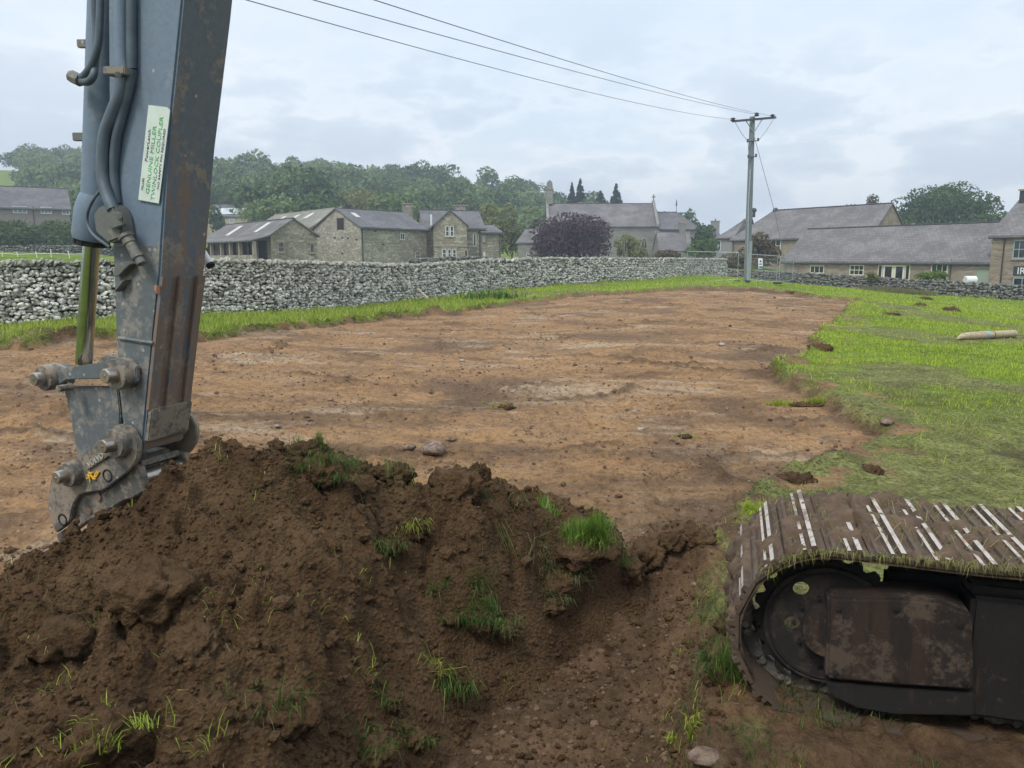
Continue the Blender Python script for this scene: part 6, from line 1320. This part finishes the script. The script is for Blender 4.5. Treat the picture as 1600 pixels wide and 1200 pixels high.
clod(95, 1010, (.34, .26, .2), 'dark clod on the heap face nearest the digger coupler', 41, 20, .07, 'grass_long', spread=.15)
clod(985, 895, (.24, .2, .18), 'dark earth clod right beside the biggest green sod', 32, 6, .04, 'straw')
clod(1015, 868, (.34, .24, .2), 'dark earth clod in the spill beyond the biggest green sod', 33, 6, .04, 'straw')
clod(1088, 840, (.36, .26, .18), 'wide dark clod in the spill between the heap and the track', 34, 30, .05, 'grass_long')
clod(1050, 850, (.2, .18, .14), 'medium clod in the gap between the two larger spill clods', 42, 6, .04, 'straw')
for i, (px, py, s, lb) in enumerate(((722, 565, .16, 'small pale flat stone lying on the bare field'), (677, 707, .42, 'brown flat slab of rock just beyond the heap crest'), (640, 702, .20, 'broken angular rock beside a darker clod beyond the crest'), (802, 607, .12, 'rounded dark stone alone on the open bare field'), (705, 688, .14, 'small rock touching the brown slab beyond the crest'), (1002, 672, .14, 'pale pebble on the bare field beyond the trench'), (1128, 540, .22, 'pale stone in the far part of the bare field'), (516, 626, .12, 'dark little stone on the bare field behind the heap'), (434, 667, .12, 'dark stone close behind the peak of the heap'), (1385, 662, .20, 'stone at the tip of the bare soil bay by the grass'), (876, 590, .10, 'brown pebble on the bare field under the pale patch'), (1100, 1188, .16, 'grey brown stone on the trench floor at the bottom edge'))):
    p = march(G, px, py); k = 'rock' 
    o = lump(k, p + np.array([0, 0, s * .12]), (s, s * .75, s * .42), M['rockpale' if 'pale' in lb else 'rock'], 60 + i, None, .05, 2); tag(o, lb, 'rock')
# far earth clods along the turf edge near the pole and molehill-like lumps in the grass
for i, (px, py, s, lb) in enumerate(((1236, 457, .8, 'dark soil lump at the far turf edge under the angled fence panel'), (1262, 461, .6, 'smaller dark soil lump at the far right corner of the bare field'), (1437, 478, .9, 'molehill like soil lump in the far grass'), (1486, 486, 1.1, 'flat brown soil lump in the grass beyond the log'), (1445, 468, 1.1, 'furthest soil lump in the grass before the dark wall'), (1392, 492, .6, 'small soil crumb heap in the grass left of the log'), (1363, 736, .28, 'dark clod lying in the cut grass near the bare bay'), (1282, 548, .5, 'dark turf lump on the grass edge halfway up the field'), (1242, 752, .34, 'dark clod on the bank just beyond the track'))):
    p = march(G, px, py); o = lump('soil_clod', p, (s, s * .5, s * .30 if s > .5 else s * .55), M['topsoil'], 90 + i, None, .34, 4); tag(o, lb, 'soil clod')
# straw stalks, loose blades over the heap, crumbs
rgc = np.random.default_rng(9)
def scatter(xr, yr, n, fn=None): x = rgc.uniform(*xr, n); y = rgc.uniform(*yr, n); return x, y
cx1, cy1 = scatter((-4.5, 1.4), (2.0, 6.2), 34000); hh1, gg1 = H(cx1, cy1), G(cx1, cy1); zc1 = np.maximum(hh1, gg1); sdc = soil_sd(cx1, cy1); k = (hh1 > gg1 - .02) | ((sdc < .15) & (rgc.random(len(cx1)) < .5)); cx1, cy1, zc1 = cx1[k], cy1[k], zc1[k]
def scatter_lumps(name, x, y, z, size, mat):
    n = len(x); icos = [stone_mesh(400 + i, None, (1, .85, .75), 1, ncut=5) for i in range(4)]; Vs, Fs, b0 = [], [], 0
    for i in range(4):
        s = np.arange(i, n, 4); V, Fc = icos[i]; a = rgc.uniform(0, 6.28, len(s)); c, sn = np.cos(a), np.sin(a); sc = size[s]
        vx = (V[None, :, 0] * c[:, None] - V[None, :, 1] * sn[:, None]) * sc[:, None] + x[s][:, None]; vy = (V[None, :, 0] * sn[:, None] + V[None, :, 1] * c[:, None]) * sc[:, None] + y[s][:, None]; vz = V[None, :, 2] * sc[:, None] + z[s][:, None]
        Vs.append(np.stack([vx, vy, vz], 2).reshape(-1, 3)); Fs.append((Fc[None] + (np.arange(len(s)) * len(V))[:, None, None]).reshape(-1, 3) + b0); b0 += len(s) * len(V)
    o = link(bpy.data.objects.new(name, mesh_np(name, np.vstack(Vs), np.vstack(Fs), [mat]))); tag(o, kind='stuff'); return o
sz1 = np.clip(np.exp(rgc.normal(math.log(.016), .62, len(cx1))), .006, .13); scatter_lumps('soil_crumbs', cx1, cy1, zc1 + sz1 * .15, sz1, M['topsoil'])
tt = rgc.uniform(R(-35), R(33), 24000); rq = np.exp(rgc.uniform(math.log(5), math.log(45), 24000)); x, y = rq * np.sin(tt), rq * np.cos(tt); s_ = soil_sd(x, y); pm = sstep(-.1, .5, fbm(x * .5, y * .5, 777, 3)); k = (s_ < .1) & (rgc.random(len(x)) < .25 + .75 * pm); x, y, rq = x[k], y[k], rq[k]
sz = np.clip(np.exp(rgc.normal(math.log(.022), .5, len(x))), .006, .10) * (1 + rq * .018); z = G(x, y); kk = rgc.random(len(x)) < .62
scatter_lumps('field_crumbs', x[kk], y[kk], z[kk] + sz[kk] * .15, sz[kk], M['crumb'] if 'crumb' in M else M['topsoil']); scatter_lumps('field_stones', x[~kk], y[~kk], z[~kk] + sz[~kk] * .1, sz[~kk] * .75, M['rock'])
xt, yt = scatter((-.6, 1.2), (2.6, 5.6), 1300); k = (sdist(xt, yt, TRENCH) < 0) & (H(xt, yt) < G(xt, yt) - .02); xt, yt = xt[k], yt[k]; szt = np.clip(np.exp(rgc.normal(math.log(.02), .5, len(xt))), .008, .09); scatter_lumps('trench_stones', xt, yt, G(xt, yt), szt, M['crumb'])
def loose(name, n, mat, h, w, keepfn, reg=((-4.2, 1.3), (2.1, 6.0)), curved=True, lean=(1.0, 1.7), cl=None):
    x, y = scatter(*reg, n)
    if cl: ctrx, ctry = scatter(*reg, cl); id_ = rgc.integers(0, cl, n); x = ctrx[id_] + rgc.normal(0, .05, n); y = ctry[id_] + rgc.normal(0, .05, n)
    k = keepfn(x, y); x, y = x[k], y[k]; z = surf(x, y) + .004; m = len(x)
    az_ = rgc.uniform(0, 6.28, m)
    o = link(bpy.data.objects.new(name, blade_mesh(name, np.c_[x, y, z], h * rgc.uniform(.4, 1.4, m), w * rgc.uniform(.6, 1.4, m), az_, rgc.uniform(*lean, m), M[mat], curved))); tag(o, kind='stuff')
onheap = lambda x, y: H(x, y) > G(x, y) - .02
loose('loose_grass', 900, 'grass_long', .10, .0035, onheap, cl=90, lean=(.6, 1.7)); loose('loose_straw', 1500, 'straw', .08, .0026, onheap, lean=(.5, 1.7)); loose('root_fibres', 7000, 'roots' if 'roots' in M else 'straw', .035, .0011, onheap, lean=(.3, 1.7))
loose('trench_grass', 500, 'grass_long', .09, .0035, lambda x, y: (soil_sd(x, y) < .5) & (soil_sd(x, y) > -.35), ((.2, 2.0), (3.0, 7.0)), lean=(.4, 1.5), cl=60)
loose('near_turf', 5200, 'grass_dark', .08, .0035, lambda x, y: (soil_sd(x, y) > -.12) & (perlin(x * 3, y * 3, 66) > .12), ((.75, 1.9), (2.4, 5.2)), lean=(.3, 1.6))
# stalks of dry grass sliding off the upright clod
p0, p1 = on(745, 768), on(800, 880); rgc2 = np.random.default_rng(4); g = MB()
for i in range(46):
    o1 = rgc2.normal(0, .02, 3); o2 = rgc2.normal(0, .035, 3); m = (p0 + p1) / 2 + rgc2.normal(0, .03, 3); m[2] = surf1(m[0], m[1]) + .03 + abs(rgc2.normal(0, .01)); a, b = p0 + o1 + [0, 0, .03], p1 + o2; b[2] = surf1(b[0], b[1]) + .015; t0_ = rgc2.uniform(0, .5); pts = [a * (1 - t) ** 2 + m * 2 * t * (1 - t) * 1.0 + b * t * t for t in np.linspace(t0_, t0_ + .5, 7)]; g.tube(pts, .0022, 3, caps=False)
tag(g.build('straw_stalks', M['straw']), 'bundle of long dry stalks trailing down from the upright clod', 'straw')
# grass strands hanging off the track
g2_ = []; rgd = np.random.default_rng(8)
nh = 1500; ss = rgd.uniform(-.3, 1.9, nh); ww = np.where(rgd.random(nh) < .55, 0.0, rgd.uniform(0, TW, nh)); ls_ = np.array([pat(np.interp(s, [-.35, 4.0], [4.4, 0.0])) for s in ss])
zt_ = np.where(ss < cs_, cz_ + np.sqrt(np.maximum(Rr ** 2 - (ss - cs_) ** 2, .0)), cz_ + Rr); B = T0[None] + TD * ss[:, None] + Z_ * (zt_ + .02)[:, None] - TNr * ww[:, None]
az = np.where(ww < .01, rgd.normal(math.atan2(TNr[0], TNr[1]), .6, nh), rgd.uniform(0, 6.28, nh)); ln = np.where(ww < .01, rgd.uniform(1.4, 2.5, nh), rgd.uniform(1.1, 1.6, nh))
me = blade_mesh('caught_grass', B - np.array(toff), rgd.uniform(.03, .13, nh), rgd.uniform(.002, .004, nh), az, ln, M['grass_cut']); o = link(bpy.data.objects.new('caught_grass', me), track); tag(o, kind='stuff')
# weeds by the wall, tall dry grass by the far wall
p = march(G, 770, 468); wd = thing('dock_weed', p, 'broad leaved dock weed clump at the turf edge by the pale wall', 'weed'); rgw = np.random.default_rng(3); n = 150; B = np.c_[p[0] + rgw.normal(0, .55, n), p[1] + rgw.normal(0, .3, n), np.full(n, p[2])] - np.array(wloc(wd)); link(bpy.data.objects.new('leaves', blade_mesh('leaves', B, rgw.uniform(.25, .6, n), rgw.uniform(.08, .16, n), rgw.uniform(0, 6.28, n), rgw.uniform(.2, 1.2, n), M['weed'])), wd)
nn = 9000; px_ = rgw.uniform(1340, 1500, nn); d_ = rgw.uniform(.6, 3.2, nn); az_ = np.arctan((px_ - 800) / FPX); rr2 = np.interp(az_, waz[o_], wr[o_]) - d_; x, y = rr2 * np.sin(az_), rr2 * np.cos(az_); k = rgw.random(nn) < sstep(-.2, .4, perlin(x * .4, y * .4, 88) + .1); x, y = x[k], y[k]; n = len(x)
o = link(bpy.data.objects.new('tall_dry_grass', blade_mesh('tall_dry_grass', np.c_[x, y, G(x, y)], rgw.uniform(.2, .55, n), np.full(n, .03), rgw.uniform(0, 6.28, n), rgw.uniform(.1, .6, n), M['straw'], False))); tag(o, kind='stuff')
# ------------------------------------------------------------------ haze
t = NT('haze_air'); v = t.N('ShaderNodeVolumePrincipled'); v.inputs['Color'].default_value = (.80, .88, 1, 1); v.inputs['Density'].default_value = .0010; v.inputs['Anisotropy'].default_value = .2; t.l.new(v.outputs[0], t.out.inputs['Volume'])
hb_ = MB(); hb_.obox((-900, -900, -12), (1800, 0, 0), (0, 1800, 0), (0, 0, 72)); o = hb_.build('haze', t.m); tag(o, kind='stuff')
